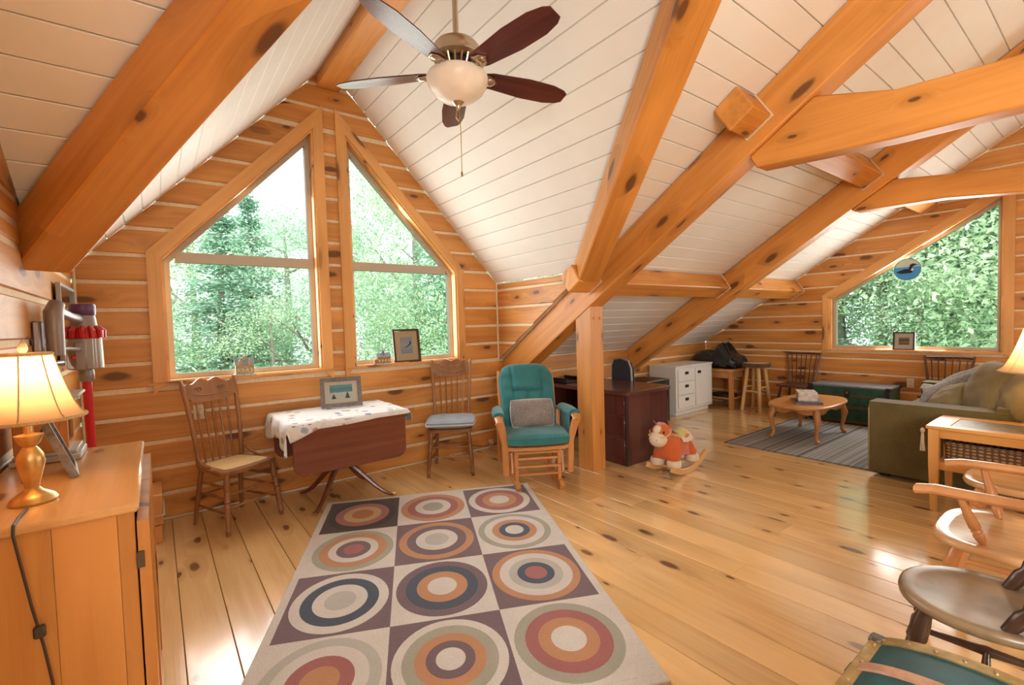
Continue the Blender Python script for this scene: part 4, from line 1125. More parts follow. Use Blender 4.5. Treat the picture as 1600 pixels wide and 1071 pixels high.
for sx in (-1, 1): MB().box((sx*.125, 0, .03), (.008, .30, .045), .002).build('tray_side', BLACK, o)
o = thing('floor_stand', 'thin black metal stand in the dark corner behind the glider', 'stand', (3.56, 4.33, 0))
MB().lathe([(.10, 0), (.10, .012), (.02, .02), (.014, .03)], 14).build('foot', BLACK, o)
MB().box((0, 0, .38), (.03, .03, .70), .003).build('upright', BLACK, o)
cup = thing('cup', 'white cup on the floor behind the glider', 'cup', (3.16, 3.55, 0))
MB().lathe([(.028, 0), (.032, .002), (.04, .085), (.037, .085), (.03, .006), (0, .006)], 16).build('body', WHITEP, cup)
MB().tube([(.037, 0, .07), (.06, 0, .065), (.062, 0, .035), (.034, 0, .02)], .005, 6).build('handle', WHITEP, cup)
# office chair
t = thing('office_chair', 'navy upholstered office chair with grey edging behind the desk', 'chair', (4.72, 3.66, 0), 70)
bk = [(-.20, .0), (.20, 0), (.225, .14), (.215, .27), (.16, .35), (.0, .375), (-.16, .35), (-.215, .27), (-.225, .14)]
MBk = MB().prism(bk, -.03, .03, .02, mat=rotx(90)); MBk.build('backrest', NAVY, t, loc=(0, .21, .60))
MB().tube([(x*1.03, .235, .60+z*1.02) for x, z in bk]+[(bk[0][0]*1.03, .235, .60)], .012, 6, cap=False).build('edging', plain('grey_plastic', (.35, .34, .32), rough=.5), t)
mb = pillow(MB(), .46, .46, .09, 14, 14, pw=.3, base=.5); mb.build('seat', NAVY, t, loc=(0, -.02, .47))
MB().box((0, .22, .52), (.07, .02, .20), .004).build('back_bracket', BLACK, t)
MB().tube([(0, 0, .08), (0, 0, .43)], [.028, .022], 10).build('gas_column', BLACK, t)
for k in range(5):
    a = R(72*k+20); sp2 = MB().tube([(0, 0, .095), (.26*math.cos(a), .26*math.sin(a), .065)], [.025, .015], 8).build('base_spoke', BLACK, t)
    MB().lathe([(.0, -.014), (.026, -.014), (.03, 0), (.026, .014), (0, .014)], 12, (.26*math.cos(a), .26*math.sin(a), .03), rotx(90)).build('caster', BLACK, sp2)
# low table with chrome edge and black box under the rafter
t = thing('tubular_table', 'small black table with a bright chrome edge under the far rafter', 'table', (5.06, 3.82, 0))
MB().box((0, 0, .655), (.46, .40, .018), .003).build('table_top', BLACK, t)
MB().tube([(-.24, -.205, .662), (.235, -.205, .662), (.235, .2, .662)], .008, 6).build('chrome_edge', CHROME, t)
for sx in (-1, 1):
    for sy in (-1, 1): MB().tube([(sx*.215, sy*.185, 0), (sx*.215, sy*.185, .647)], .010, 8).build('leg', CHROME, t)
t = thing('black_cabinet', 'low black cabinet against the knee wall beside the white cabinet', 'cabinet', (5.52, 4.17, 0))
MB().box((-.02, 0, .30), (.46, .52, .58), .004).build('body', BLACK, t)
for z in (.16, .43): 
    d_ = MB().box((-.02, -.263, z), (.42, .012, .24), .003).build('drawer', BLACK, t); MB().box((-.02, -.275, z+.05), (.10, .012, .012), .003).build('handle', STEEL, d_)

# ------------------------------------------------------------------ white cabinet
t = thing('white_cabinet', 'white painted cabinet with three drawers and a door under the sloping ceiling', 'cabinet', (6.50, 4.225, 0))
cwid, cdep, chh = .98, .46, .74
SIDEP = plain('cabinet_side', (.70, .70, .67), rough=.45)
MB().box((0, 0, .395), (cwid, cdep, .645), .003).build('body', SIDEP, t)
MB().box((0, .01, .04), (cwid-.10, cdep-.06, .075), .002).build('plinth', WHITEP, t)
MB().box((0, -.005, .729), (cwid+.012, cdep+.014, .026), .004).build('top', WHITEP, t)
def recess_pull(par, x, z):
    MB().box((x, -.015, z), (.075, .012, .035), .003).build('pull', DARKP, par)
for z in (.60, .405, .21):
    d_ = MB().box((-.235, -.238, z), (.42, .018, .185), .004).build('drawer', WHITEP, t); 
    MB().box((-.235, -.249, z+.03), (.085, .010, .042), .003).build('pull', DARKP, d_)
d_ = MB().box((.235, -.238, .405), (.44, .018, .575), .004).build('door', WHITEP, t)
MB().box((.10, -.249, .62), (.085, .010, .042), .003).build('pull', DARKP, d_)
for z in (.20, .60): MB().box((.462, -.244, z), (.012, .014, .05), .002).build('hinge', STEEL, d_)

# ------------------------------------------------------------------ bench with black cushion, log stool
t = thing('wooden_bench', 'open wooden bench with a lower shelf in the corner under the black cushion', 'bench', (7.30, 4.05, 0))
for sx in (-1, 1):
    for sy in (-1, 1): MB().box((sx*.20, sy*.31, .29), (.06, .06, .58), .005).build('leg', HONEY, t)
MB().box((0, 0, .605), (.50, .72, .05), .008).build('seat', HONEYX, t)
for sx in (-1, 1): MB().box((sx*.20, 0, .53), (.025, .56, .09), .003).build('rail', HONEYX, t)
MB().box((0, -.31, .53), (.34, .025, .09), .003).build('rail', HONEYX, t)
MB().box((0, 0, .16), (.36, .62, .022), .004).build('shelf', HONEYX, t)
o = MB().prism(rrect(.26, .34, .02), 0, .05, .01).build('laptop', BLACK, loc=(7.26, 3.95, .172)); tag(o, 'flat black case lying on the lower shelf of the bench', 'case')
t = thing('black_cushion', 'crumpled black leather cushion piled on the corner bench', 'cushion', (7.28, 4.03, .632))
def bag(u, v):
    a = 2*PI*u; b_ = PI*(v-.5); cb, sb = math.cos(b_), math.sin(b_)
    f = lambda x: math.copysign(abs(x)**.6, x)
    x = .25*f(cb)*f(math.cos(a)); y = .40*f(cb)*f(math.sin(a)); z = .14*f(sb)+.14
    z *= 1+.85*math.exp(-((y+.10)/.08)**2)+.25*math.exp(-((y-.2)/.1)**2)
    k = .012*math.sin(9*a+6*v*3)+.010*math.sin(23*a+v*11); z *= .78; return Vector((x+k, y+k, max(.0, z+k*.7)))
MB().grid(bag, 56, 22, wrap_u=True).build('body', BLACKL, t, sharp=60)
t = thing('log_stool', 'rustic stool with a bark-edged slab seat on peeled pole legs', 'stool', (7.31, 3.46, 0))
MB().lathe([(.0, .665), (.165, .665), (.185, .68), (.19, .725), (.175, .735), (0, .735)], 26).build('slab_seat', wood('slab', (.55, .36, .2), (.38, .22, .11), knots=0, vary=0), t)
MB().lathe([(.188, .668), (.199, .68), (.203, .722), (.193, .732)], 26, cap=False).build('bark_edge', plain('bark_edge', (.13, .075, .045), rough=1, noise=.4, nscale=70, bump=.8), t)
for k in range(4):
    a = R(90*k+40); MB().tube([(.205*math.cos(a), .205*math.sin(a), 0), (.12*math.cos(a), .12*math.sin(a), .67)], [.024, .026], 9).build('leg', PALEW, t)
for k in range(4):
    a, b_ = R(90*k+40), R(90*k+130); z = .30 if k % 2 else .36; q = .205-.085*z/.67
    MB().tube([(q*math.cos(a), q*math.sin(a), z), (q*math.cos(b_), q*math.sin(b_), z)], .014, 8).build('rung', PALEW, t)

# ------------------------------------------------------------------ dark spindle chairs by the far wall
SPD = wood('spindle_dark', (.085, .035, .018), (.04, .015, .008), rough=.35, knots=0, axis='Z', vary=0)
def spindle_chair(label, loc, rz):
    t = thing('spindle_chair', label, 'chair', loc, rz, 'dark spindle chairs by the far wall')
    MB().prism([(-.20, -.19), (-.1, -.215), (.1, -.215), (.20, -.19), (.21, 0), (.18, .19), (-.18, .19), (-.21, 0)], .425, .455, .01).build('seat', SPD, t)
    for sx in (-1, 1):
        for sy in (-1, 1): MB().turned((sx*.21, sy*.22, 0), (sx*.15, sy*.15, .43), [(0, .011), (.3, .017), (.5, .021), (.55, .014), (.6, .021), (.9, .016), (1, .013)], 9).build('leg', SPD, t)
        MB().turned((sx*.19, -.19, .17), (sx*.19, .19, .17), [(0, .008), (.5, .014), (1, .008)], 8).build('stretcher', SPD, t)
        MB().tube([(sx*.165, .17, .45), (sx*.195, .215, .70), (sx*.225, .255, .90)], [.014, .014, .011], 8).build('back_post', SPD, t)
    MB().turned((-.19, 0, .17), (.19, 0, .17), [(0, .008), (.5, .014), (1, .008)], 8).build('stretcher', SPD, t)
    MB().tube([(-.22, .253, .875), (-.1, .268, .880), (.1, .268, .880), (.22, .253, .875)], [.014]*4, 8, flat=.6, upv=(0, 0, 1)).build('crest_rail', SPD, t)
    for i in range(6):
        u = -1+2*i/5; MB().tube([(u*.13, .18, .45), (u*.165, .264, .88)], [.008, .007], 7).build('spindle', SPD, t)
    return t
spindle_chair('dark spindle-back chair between the log stool and the green trunk', (7.30, 2.885, 0), -90)
spindle_chair('dark spindle-back chair whose top shows behind the sofa arm', (7.33, 1.31, 0), -90)

# ------------------------------------------------------------------ green trunk by the far wall
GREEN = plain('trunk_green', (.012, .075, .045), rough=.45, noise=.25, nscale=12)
t = thing('steamer_trunk', 'flat-topped dark green trunk with wooden bands against the far log wall', 'trunk', (7.38, 2.22, 0), -90)
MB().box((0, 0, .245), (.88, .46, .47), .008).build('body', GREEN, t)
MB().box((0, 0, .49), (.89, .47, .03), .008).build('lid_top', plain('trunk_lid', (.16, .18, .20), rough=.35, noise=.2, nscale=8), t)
BANDW = wood('trunk_band', (.10, .05, .025), (.05, .025, .012), knots=0, vary=0)
for z in (.03, .22, .37): MB().box((0, -.234, z), (.87, .012, .032), .003).build('band', BANDW, t)
for sx in (-1, 1):
    MB().box((sx*.425, -.234, .25), (.05, .014, .46), .004).build('corner_iron', BLACK, t)
    for sy in (-1, 1): MB().box((sx*.43, sy*.215, .485), (.06, .06, .045), .01).build('corner_cap', BLACK, t)
MB().box((0, -.242, .40), (.06, .012, .09), .004).build('lock_plate', BLACK, t)
MB().box((.0, -.252, .415), (.02, .014, .03), .003).build('hasp', BRASS, t)

# ------------------------------------------------------------------ striped rug, coffee table and books
m, nt, b = new_mat('striped_rug')
tc = N(nt, 'ShaderNodeTexCoord').outputs['Object']; sp = N(nt, 'ShaderNodeSeparateXYZ'); L(nt, tc, sp.inputs[0])
nz = N(nt, 'ShaderNodeTexNoise', noise_dimensions='1D'); nz.inputs['Scale'].default_value = 17; nz.inputs['Detail'].default_value = 2; L(nt, sp.outputs[1], nz.inputs['W'])
nf = N(nt, 'ShaderNodeTexNoise'); nf.inputs['Scale'].default_value = 120; L(nt, tc, nf.inputs['Vector'])
c = ramp(nt, nz.outputs['Fac'], [(0, (.07, .07, .08)), (.36, (.14, .14, .15)), (.44, (.36, .36, .36)), (.52, (.20, .19, .18)), (.6, (.33, .32, .30)), (.68, (.13, .13, .14))], 'CONSTANT')
L(nt, mixc(nt, mth(nt, 'MULTIPLY', nf.outputs['Fac'], .4), c, (.30, .29, .27)), b.inputs['Base Color']); b.inputs['Roughness'].default_value = 1
r2 = thing('striped_rug', 'grey striped rug under the coffee table', 'rug', (6.11, 2.05, 0))
MB().prism(rrect(1.92, 1.50, .03), .001, .009, .003).build('pile', m, r2)
MB().tube([(-.96+.005, -.75, .006), (.955, -.75, .006), (.955, .75, .006), (-.955, .75, .006), (-.955, -.75, .006)], .006, 6).build('binding', plain('rug_binding', (.10, .10, .11), rough=1), r2)
t = thing('coffee_table', 'oval-topped honey oak coffee table with cabriole legs on the striped rug', 'table', (6.17, 2.315, .010))
def sup(a, b_, p, n=40): return [(math.copysign(abs(math.cos(2*PI*k/n))**p, math.cos(2*PI*k/n))*a, math.copysign(abs(math.sin(2*PI*k/n))**p, math.sin(2*PI*k/n))*b_) for k in range(n)]
MB().prism(sup(.57, .33, .72), .385, .412, .010).build('table_top', HONEYX, t)
for sy in (-1, 1):
    n = 14; p = [(-.36, .0)]+[(-.36+.72*i/n, -.085+.025*math.sin(PI*i/n)**2+.012*math.cos(4*PI*i/n)) for i in range(n+1)]+[(.36, 0)]
    MB().prism(p, -.01, .01, mat=rotx(90), o=(0, sy*.225, .385)).build('apron', HONEYX, t)
for sx in (-1, 1):
    n = 10; p = [(-.2, .0)]+[(-.2+.4*i/n, -.085+.025*math.sin(PI*i/n)**2+.012*math.cos(4*PI*i/n)) for i in range(n+1)]+[(.2, 0)]
    MB().prism(p, -.01, .01, mat=Matrix(((0, 0, 1), (1, 0, 0), (0, 1, 0))), o=(sx*.375, 0, .385)).build('apron', HONEYX, t)
    for sy in (-1, 1):
        pts = [(sx*.375, sy*.225, .384), (sx*.385, sy*.232, .31), (sx*.405, sy*.248, .255), (sx*.395, sy*.24, .17), (sx*.375, sy*.225, .08), (sx*.385, sy*.232, .035), (sx*.405, sy*.247, .014), (sx*.405, sy*.247, .0)]
        MB().tube(pts, [.03, .036, .034, .024, .017, .019, .026, .018], 10, upv=(1, 0, 0)).build('leg', HONEY, t)
def book(label, loc, rz, w, d, h, cmat, pmat):
    t = thing('book', label, 'book', loc, rz)
    MB().box((0, 0, h/2), (w-.008, d-.008, h-.006)).build('pages', pmat, t)
    MB().box((0, 0, .0015), (w, d, .003)).build('cover', cmat, t); MB().box((0, 0, h-.0015), (w, d, .003)).build('cover', cmat, t); MB().box((-w/2+.001, 0, h/2), (.003, d, h)).build('spine', cmat, t)
    return t
PAGES = plain('pages', (.62, .58, .50), rough=.9, noise=.1, nscale=120)
zt = .4225
book('large thin dark book at the bottom of the coffee table stack', (6.02, 2.28, zt), 32, .36, .27, .022, plain('cover_dark', (.09, .085, .09), rough=.3, noise=.4, nscale=12), PAGES)
book('glossy grey magazine lying between the books on the coffee table', (6.06, 2.26, zt+.0225), 20, .30, .22, .012, plain('cover_grey', (.30, .31, .33), rough=.2, noise=.3, nscale=15), PAGES)
book('thick pale boxed book on top of the coffee table stack', (6.03, 2.28, zt+.035), 28, .26, .19, .095, plain('cover_pale', (.62, .55, .50), rough=.4, noise=.3, nscale=14), PAGES)

# ------------------------------------------------------------------ sofa, cushions and throw
t = thing('sofa', 'olive brown fabric sofa seen from its arm end', 'sofa', (5.98, .86, 0))
def soft(c, d, b_=.05, nm='x', mat=OLIVE, par=None, pw=.22):
    mb = MB().ball(c, (d[0]/2, d[1]/2, d[2]/2), 32, 17, pw=pw); return mb.build(nm, mat, par, sharp=70)
def padbox(nm, c, d, r_, par, mat=OLIVE):
    o = MB().box((0, 0, 0), d, .001).build(nm, mat, par, loc=c); md = o.modifiers.new('b', 'BEVEL'); md.width = r_; md.segments = 4; return o
for sx in (-1, 1):
    o = padbox('arm', (sx*.86, .07, .355), (.22, .92, .62), .045, t)
padbox('back', (0, -.37, .375), (1.92, .22, .65), .06, t)
padbox('seat_base', (0, .08, .22), (1.50, .86, .28), .03, t)
for sx in (-1, 1): padbox('seat_cushion', (sx*.375, .12, .42), (.745, .80, .16), .05, t)
for sx in (-1, 1):
    for sy in (-.38, .44): MB().box((sx*.86, sy, .022), (.07, .07, .044), .004).build('foot', BLACK, t)
MB().tube([(-.975, .53, .08), (-.975, .53, .60), (-.94, .53, .66), (-.78, .53, .66), (-.75, .53, .6), (-.75, .53, .10)], .006, 6).build('welt', OLIVE2, t)
def sofa_cushion(label, loc, w, h, th, rz, tilt, roll, mat=OLIVE2):
    c = thing('sofa_cushion', label, 'cushion', loc, rz)
    mt = rotx(90-tilt) @ rotz(roll); mb = pillow(MB(), w, h, th, 18, 18, pw=.5, base=.10); mb.v = [mt @ v for v in mb.v]; mb.build('body', mat, c, sharp=70)
    mb = piping(w, h, .006); mb.v = [mt @ v for v in mb.v]; mb.build('piping', mat, c); return c
sofa_cushion('big olive back cushion with a piped edge standing on the sofa', (5.46, .68, .765), .58, .50, .24, 208, 18, 0)
sofa_cushion('small olive cushion lying low beside the big sofa cushion', (5.74, .98, .625), .44, .38, .20, 205, 45, 20)
sofa_cushion('olive cushion at the right picture edge on the sofa arm side', (5.22, .50, .765), .44, .40, .22, 200, 15, 6)
def throwf(u, v):
    y = .42+.80*u; a = PI*(v*1.0)
    top = .70+.23*math.exp(-((u-.45)/.30)**2)+.05*(1-u)
    k = .020*math.sin(16*u+7*v+2*math.sin(9*v))+.014*math.sin(25*v-9*u)
    x = 5.98-.20*math.cos(a)+k; z = .53+(top-.53)*math.sin(a)**.55+k*.8
    return Vector((x, y+.03*math.sin(8*v+3*u), max(z, .52)))
o = MB().grid(lambda u, v: throwf(u, v)-Vector((5.98, .8, .52)), 44, 34).build('throw_blanket', THROW, loc=(5.98, .8, .522), sharp=80)
md = o.modifiers.new('s', 'SOLIDIFY'); md.thickness = .012
tag(o, 'crumpled grey throw heaped over the sofa cushions', 'blanket')

# ------------------------------------------------------------------ end table with basket and lamp
t = thing('end_table', 'honey pine end table with an inset top and a lower shelf beside the sofa', 'table', (4.69, .47, 0))
ew, ed, eh = .53, .84, .62
TW = wood('end_table_pine', (.62, .31, .085), (.48, .20, .045), rough=.3, knots=0, axis='Y', vary=0)
TWZ = wood('end_table_leg', (.60, .30, .085), (.46, .19, .045), rough=.35, knots=0, axis='Z', vary=0)
for sx in (-1, 1): MB().box((sx*(ew/2-.045), 0, eh-.012), (.09, ed, .024), .004).build('top_board', TW, t)
for sy in (-1, 1): MB().box((0, sy*(ed/2-.06), eh-.012), (ew-.18, .12, .024), .002).build('top_board', TW, t)
MB().box((0, 0, eh-.016), (ew-.178, ed-.238, .022), .001).build('inset_panel', plain('slate_inset', (.17, .15, .10), rough=.35, noise=.25, nscale=30), t)
for sx in (-1, 1):
    for sy in (-1, 1):
        MB().add([(sx*(ew/2-.03)+dx*s, sy*(ed/2-.045)+dy*s, z) for z, s in ((0, .017), (.34, .028), (eh-.024, .03)) for dx, dy in ((-1, -1), (1, -1), (1, 1), (-1, 1))],
                 [(3, 2, 1, 0), (8, 9, 10, 11)]+[(i*4+k, i*4+(k+1) % 4, (i+1)*4+(k+1) % 4, (i+1)*4+k) for i in (0, 1) for k in range(4)]).build('leg', TWZ, t)
    MB().box((sx*(ew/2-.03), 0, eh-.055), (.02, ed-.14, .062), .002).build('apron', TW, t)
    MB().box((sx*(ew/2-.03), 0, .335), (.02, ed-.14, .06), .002).build('shelf_rail', TW, t)
for sy in (-1, 1): MB().box((0, sy*(ed/2-.045), eh-.055), (ew-.12, .02, .062), .002).build('apron', TW, t)
MB().box((0, 0, .36), (ew-.08, ed-.13, .016), .002).build('shelf', TW, t)
m, nt, b = new_mat('wicker')
tc = N(nt, 'ShaderNodeTexCoord').outputs['Object']; w1 = N(nt, 'ShaderNodeTexWave', wave_type='BANDS', bands_direction='Z'); w1.inputs['Scale'].default_value = 14; w1.inputs['Distortion'].default_value = 2; L(nt, tc, w1.inputs['Vector'])
w2 = N(nt, 'ShaderNodeTexWave', wave_type='BANDS', bands_direction='Y'); w2.inputs['Scale'].default_value = 9; w2.inputs['Distortion'].default_value = 1.5; L(nt, tc, w2.inputs['Vector'])
f = mth(nt, 'MULTIPLY', w1.outputs['Fac'], w2.outputs['Fac']); L(nt, mixc(nt, smooth(nt, f, .05, .5), (.10, .045, .02), (.40, .24, .11)), b.inputs['Base Color']); b.inputs['Roughness'].default_value = .8
bp = N(nt, 'ShaderNodeBump'); bp.inputs['Distance'].default_value = .01; L(nt, f, bp.inputs['Height']); L(nt, bp.outputs[0], b.inputs['Normal'])
k_ = thing('wicker_basket', 'low woven basket on the shelf of the end table', 'basket', (4.67, .48, .3685))
ob = [(x, y) for x, y in rrect(.40, .62, .05, 5)]; n = len(ob); rings = [(1, 0), (1.02, .06), (1.03, .115), (1.05, .13), (.98, .132), (.95, .115), (.93, .012)]
vs = [(x*s, y*s, z) for s, z in rings for x, y in ob]; fs = [tuple(range(n))[::-1]]+[(i*n+k, i*n+(k+1) % n, (i+1)*n+(k+1) % n, (i+1)*n+k) for i in range(len(rings)-1) for k in range(n)]+[tuple((len(rings)-1)*n+k for k in range(n))]
MB().add(vs, fs).build('body', m, k_)
bp_ = []
for i in range(int(len(ob)*1)+1): x, y = ob[i % len(ob)]; bp_.append((x*1.05, y*1.05, .133))
MB().tube(bp_, .009, 6, cap=False).build('braided_rim', m, k_)
tas = thing('tassel', 'knotted twine tassel hanging at the corner of the end table', 'tassel', (4.425, .905, .42))
mb = MB()
for k in range(5): mb.tube([(0, 0, .17), (.006*math.cos(k*1.3), .006*math.sin(k*1.3), .10), (.012*math.cos(k*1.3+1), .012*math.sin(k*1.3+1), 0)], .005, 5)
mb.build('strands', plain('twine', (.45, .36, .24), rough=1), tas)
MB().ball((0, 0, .15), (.014, .014, .02)).build('knot', plain('twine2', (.45, .36, .24), rough=1), tas)
tas.location.z = .43

# shaded lamps ---------------------------------------------------------------
SHADE = None
def shade_mat(name, col, es):
    m, nt, b = new_mat(name); out = nt.nodes['Material Output']; nt.nodes.remove(b)
    d = N(nt, 'ShaderNodeBsdfDiffuse'); d.inputs[0].default_value = (*col, 1); tl = N(nt, 'ShaderNodeBsdfTranslucent'); tl.inputs[0].default_value = (*col, 1)
    mx = N(nt, 'ShaderNodeMixShader'); mx.inputs[0].default_value = .55; L(nt, d.outputs[0], mx.inputs[1]); L(nt, tl.outputs[0], mx.inputs[2]); L(nt, mx.outputs[0], out.inputs[0])
    return m
SHADE = shade_mat('lamp_shade', (.86, .66, .42), 1)
def bell_lamp(label, loc, rz, base_prof, base_mat, z0, z1, r0, r1, power, finial=True, n=8, sc=1.0):
    t = thing('table_lamp', label, 'lamp', loc, rz)
    MB().lathe(base_prof, 24).build('base', base_mat, t)
    MB().tube([(0, 0, base_prof[-1][1]-.01), (0, 0, z0+.04)], .008, 8).build('stem', BRASS, t)
    prof = []
    for i in range(13):
        q = i/12; prof.append((r0+(r1-r0)*(q**.62), z0+(z1-z0)*q))
    K = 48
    def fn(u, v):
        q = v; i = q*12; k = min(int(i), 11); f_ = i-k; rr = prof[k][0]*(1-f_)+prof[k+1][0]*f_; z = prof[k][1]*(1-f_)+prof[k+1][1]*f_
        a = 2*PI*u; p = (a*n/(2*PI)) % 1; rr *= 1-.05*(1-(2*p-1)**2)**1*.9*.6
        return Vector((rr*math.cos(a), rr*math.sin(a), z))
    s = MB().grid(fn, K, 13, wrap_u=True).build('shade', SHADE, t, sharp=60)
    TR = fabric('shade_trim', (.62, .44, .22))
    rb = MB()
    for k in range(n):
        a = 2*PI*k/n; rb.tube([(prof[i][0]*1.003*math.cos(a), prof[i][0]*1.003*math.sin(a), prof[i][1]) for i in range(13)], .0018, 5)
    rb.build('shade_rib', TR, s)
    for rr, z in ((r0*1.0, z0), (r1, z1)):
        MB().tube([(rr*math.cos(2*PI*k/40), rr*math.sin(2*PI*k/40), z) for k in range(41)], .0045, 6, cap=False).build('trim_band', TR, s)
    sp2 = MB()
    for k in range(3): a = 2*PI*k/3; sp2.tube([(0, 0, z1-.012), (r1*math.cos(a), r1*math.sin(a), z1-.004)], .0015, 4)
    sp2.build('spider', BRASS, t)
    if finial: MB().lathe([(.006, 0), (.010, .006), (.006, .012), (.011, .022), (.009, .034), (0, .05)], 10, (0, 0, z1-.008)).build('finial', IVORY, t)
    BULB = plain('bulb_glow', (1, .8, .5), emis=(1, .62, .28), es=2.0)
    zc = z0+(z1-z0)*.42
    MB().ball((0, 0, zc), (.024, .024, .032)).build('bulb', BULB, t)
    l = bpy.data.lights.new('bulb_light', 'POINT'); l.energy = power; l.color = (1, .64, .32); l.shadow_soft_size = .035
    o = bpy.data.objects.new('bulb_light', l); COL.objects.link(o); o.parent = t; o.location = (0, 0, zc+.045)
    return t
LB = [(r_*.74, z_) for r_, z_ in [(.030, 0), (.066, 0), (.068, .006), (.060, .016), (.045, .024), (.028, .032), (.020, .040), (.022, .052), (.033, .085), (.040, .110), (.036, .130), (.024, .146), (.018, .152), (.028, .160), (.030, .164), (.038, .178), (.040, .184), (.014, .188), (.013, .215)]]
GOLD = plain('antique_gold', (.62, .40, .15), rough=.32, metal=.85, noise=.15, nscale=25)
bell_lamp('lit brass lamp with a cream bell shade on the pine cabinet', (-.283, 1.80, 1.0005), 0, LB, GOLD, .228, .402, .119, .057, 2.6)
LB2 = [(.05, 0), (.085, 0), (.085, .02), (.06, .03), (.055, .05), (.075, .10), (.08, .15), (.06, .21), (.03, .25), (.02, .27), (.02, .31)]
bell_lamp('lit lamp with a golden bell shade on the end table beside the sofa', (4.70, .335, .6205), 0, LB2, plain('green_ceramic', (.20, .19, .10), rough=.3), .40, .70, .225, .10, 8)
# ------------------------------------------------------------------ pine cabinet in the left foreground
t = thing('pine_cabinet', 'tall knotty pine cabinet with a lamp on it in the left foreground', 'cabinet', (0, 0, 0))
cx0, cx1, cy0, cy1, cz = XL+.012, -.066, 1.615, 2.49, 1.0
MB().box(((cx0-.055)/2-.003, (1.59+2.512)/2, cz-.012), (-.055-cx0+.006, .922, .024), .006).build('top', wood('cabinet_top_pine', (.66, .38, .15), (.52, .25, .08), rough=.2, kscale=(1.4, 4), axis='Y', vary=0), t)
w_ = (cx1-cx0)/4
for i, (a, b_) in enumerate(((0, .9), (.9, 2.2), (2.2, 3.6), (3.6, 4.0))):
    MB().box((cx0+w_*(a+b_)/2, cy0+.009, .49), (w_*(b_-a)-.0006, .018, .97), .001).build('side_board', PINEFZ, t)
MB().box(((cx0+cx1)/2, cy1-.009, .49), (cx1-cx0, .018, .97)).build('side_panel', PINEFZ, t)
MB().box((cx0+.006, (cy0+cy1)/2, .49), (.012, cy1-cy0-.04, .97)).build('back_panel', PINEFZ, t)
MB().box(((cx0+cx1)/2, (cy0+cy1)/2, .06), (cx1-cx0-.01, cy1-cy0-.04, .02)).build('bottom', PINEFZ, t)
MB().box(((cx0+cx1)/2-.02, (cy0+cy1)/2, .55), (cx1-cx0-.05, cy1-cy0-.04, .018)).build('shelf', PINEFZ, t)
dm = (cy0+cy1)/2
for k, (ya, yb_) in enumerate(((cy0-.004, dm-.003), (dm+.003, cy1+.004))):
    yc, wd = (ya+yb_)/2, yb_-ya
    d_ = MB(); 
    frame_mesh(d_, [(ya, .05), (yb_, .05), (yb_, .945), (ya, .945)], [(ya+.07, .13), (yb_-.07, .13), (yb_-.07, .865), (ya+.07, .865)], (-.062, 0, 0), (0, 1, 0), (0, 0, 1), (1, 0, 0), 0, .026)
    d_ = d_.build('door', PINEFZ, t)
    MB().box((-.052, yc, .4975), (.012, wd-.13, .745), .003).build('door_panel', PINEFZ, d_)
    for z in (.20, .84): MB().box((-.058, (cy0-.005 if k == 0 else cy1+.005), z), (.018, .006, .045), .001).build('hinge', plain('hinge_iron', (.10, .08, .05), rough=.5, metal=.6), d_)
# lamp cord with switch
c_ = thing('lamp_cord', 'brown lamp cord with an inline switch hanging down the cabinet side', 'cord', (0, 0, 0))
CORD = plain('cord_brown', (.05, .035, .025), rough=.5)
MB().tube([(-.285, 1.735, 1.004), (-.288, 1.66, 1.004), (-.287, 1.592, 1.003), (-.287, 1.581, .985), (-.281, 1.585, .93), (-.266, 1.590, .80), (-.258, 1.592, .745), (-.250, 1.592, .69), (-.240, 1.592, .60), (-.236, 1.592, .45), (-.25, 1.592, .25), (-.24, 1.592, .02)], .0035, 6).build('wire', CORD, c_)
MB().box((-.2555, 1.588, .735), (.022, .016, .030), .004).build('switch', CORD, c_)
picture('easel_frame', 'grey easel-backed picture frame seen edge-on behind the brass lamp', (-.236, 2.10, 1.001), 97, .19, .235, .02, PEWTER, MATW, ART_SEPIA, .11, .14, tilt=19, stand=True)
b_ = thing('shadow_box', 'wooden glazed case with grey mouldings standing on the pine cabinet', 'display case', (-.325, 2.40, 1.0), 0)
GREYM = plain('grey_moulding', (.42, .39, .35), rough=.5)
MB().box((0, 0, .012), (.185, .20, .022), .004).build('base_moulding', GREYM, b_)
MB().box((0, 0, .030), (.165, .185, .014), .003).build('base_moulding', GREYM, b_)
MB().box((-.02, 0, .125), (.12, .17, .176), .003).build('case', HONEY, b_)
d_ = MB(); frame_mesh(d_, [(-.085, .037), (.085, .037), (.085, .213), (-.085, .213)], [(-.06, .062), (.06, .062), (.06, .188), (-.06, .188)], (.04, 0, 0), (0, 1, 0), (0, 0, 1), (1, 0, 0), 0, .02)
d_ = d_.build('glazed_door', HONEY, b_)
MB().box((.043, 0, .125), (.002, .12, .126)).build('picture', ART_WALL, d_)
MB().add([(.052, -.06, .062), (.052, .06, .062), (.052, .06, .188), (.052, -.06, .188)], [(0, 1, 2, 3)]).build('pane', PANE, d_)
MB().box((0, 0, .219), (.17, .19, .012), .003).build('crown_moulding', GREYM, b_)
MB().box((0, 0, .231), (.195, .215, .012), .004).build('crown_moulding', GREYM, b_)

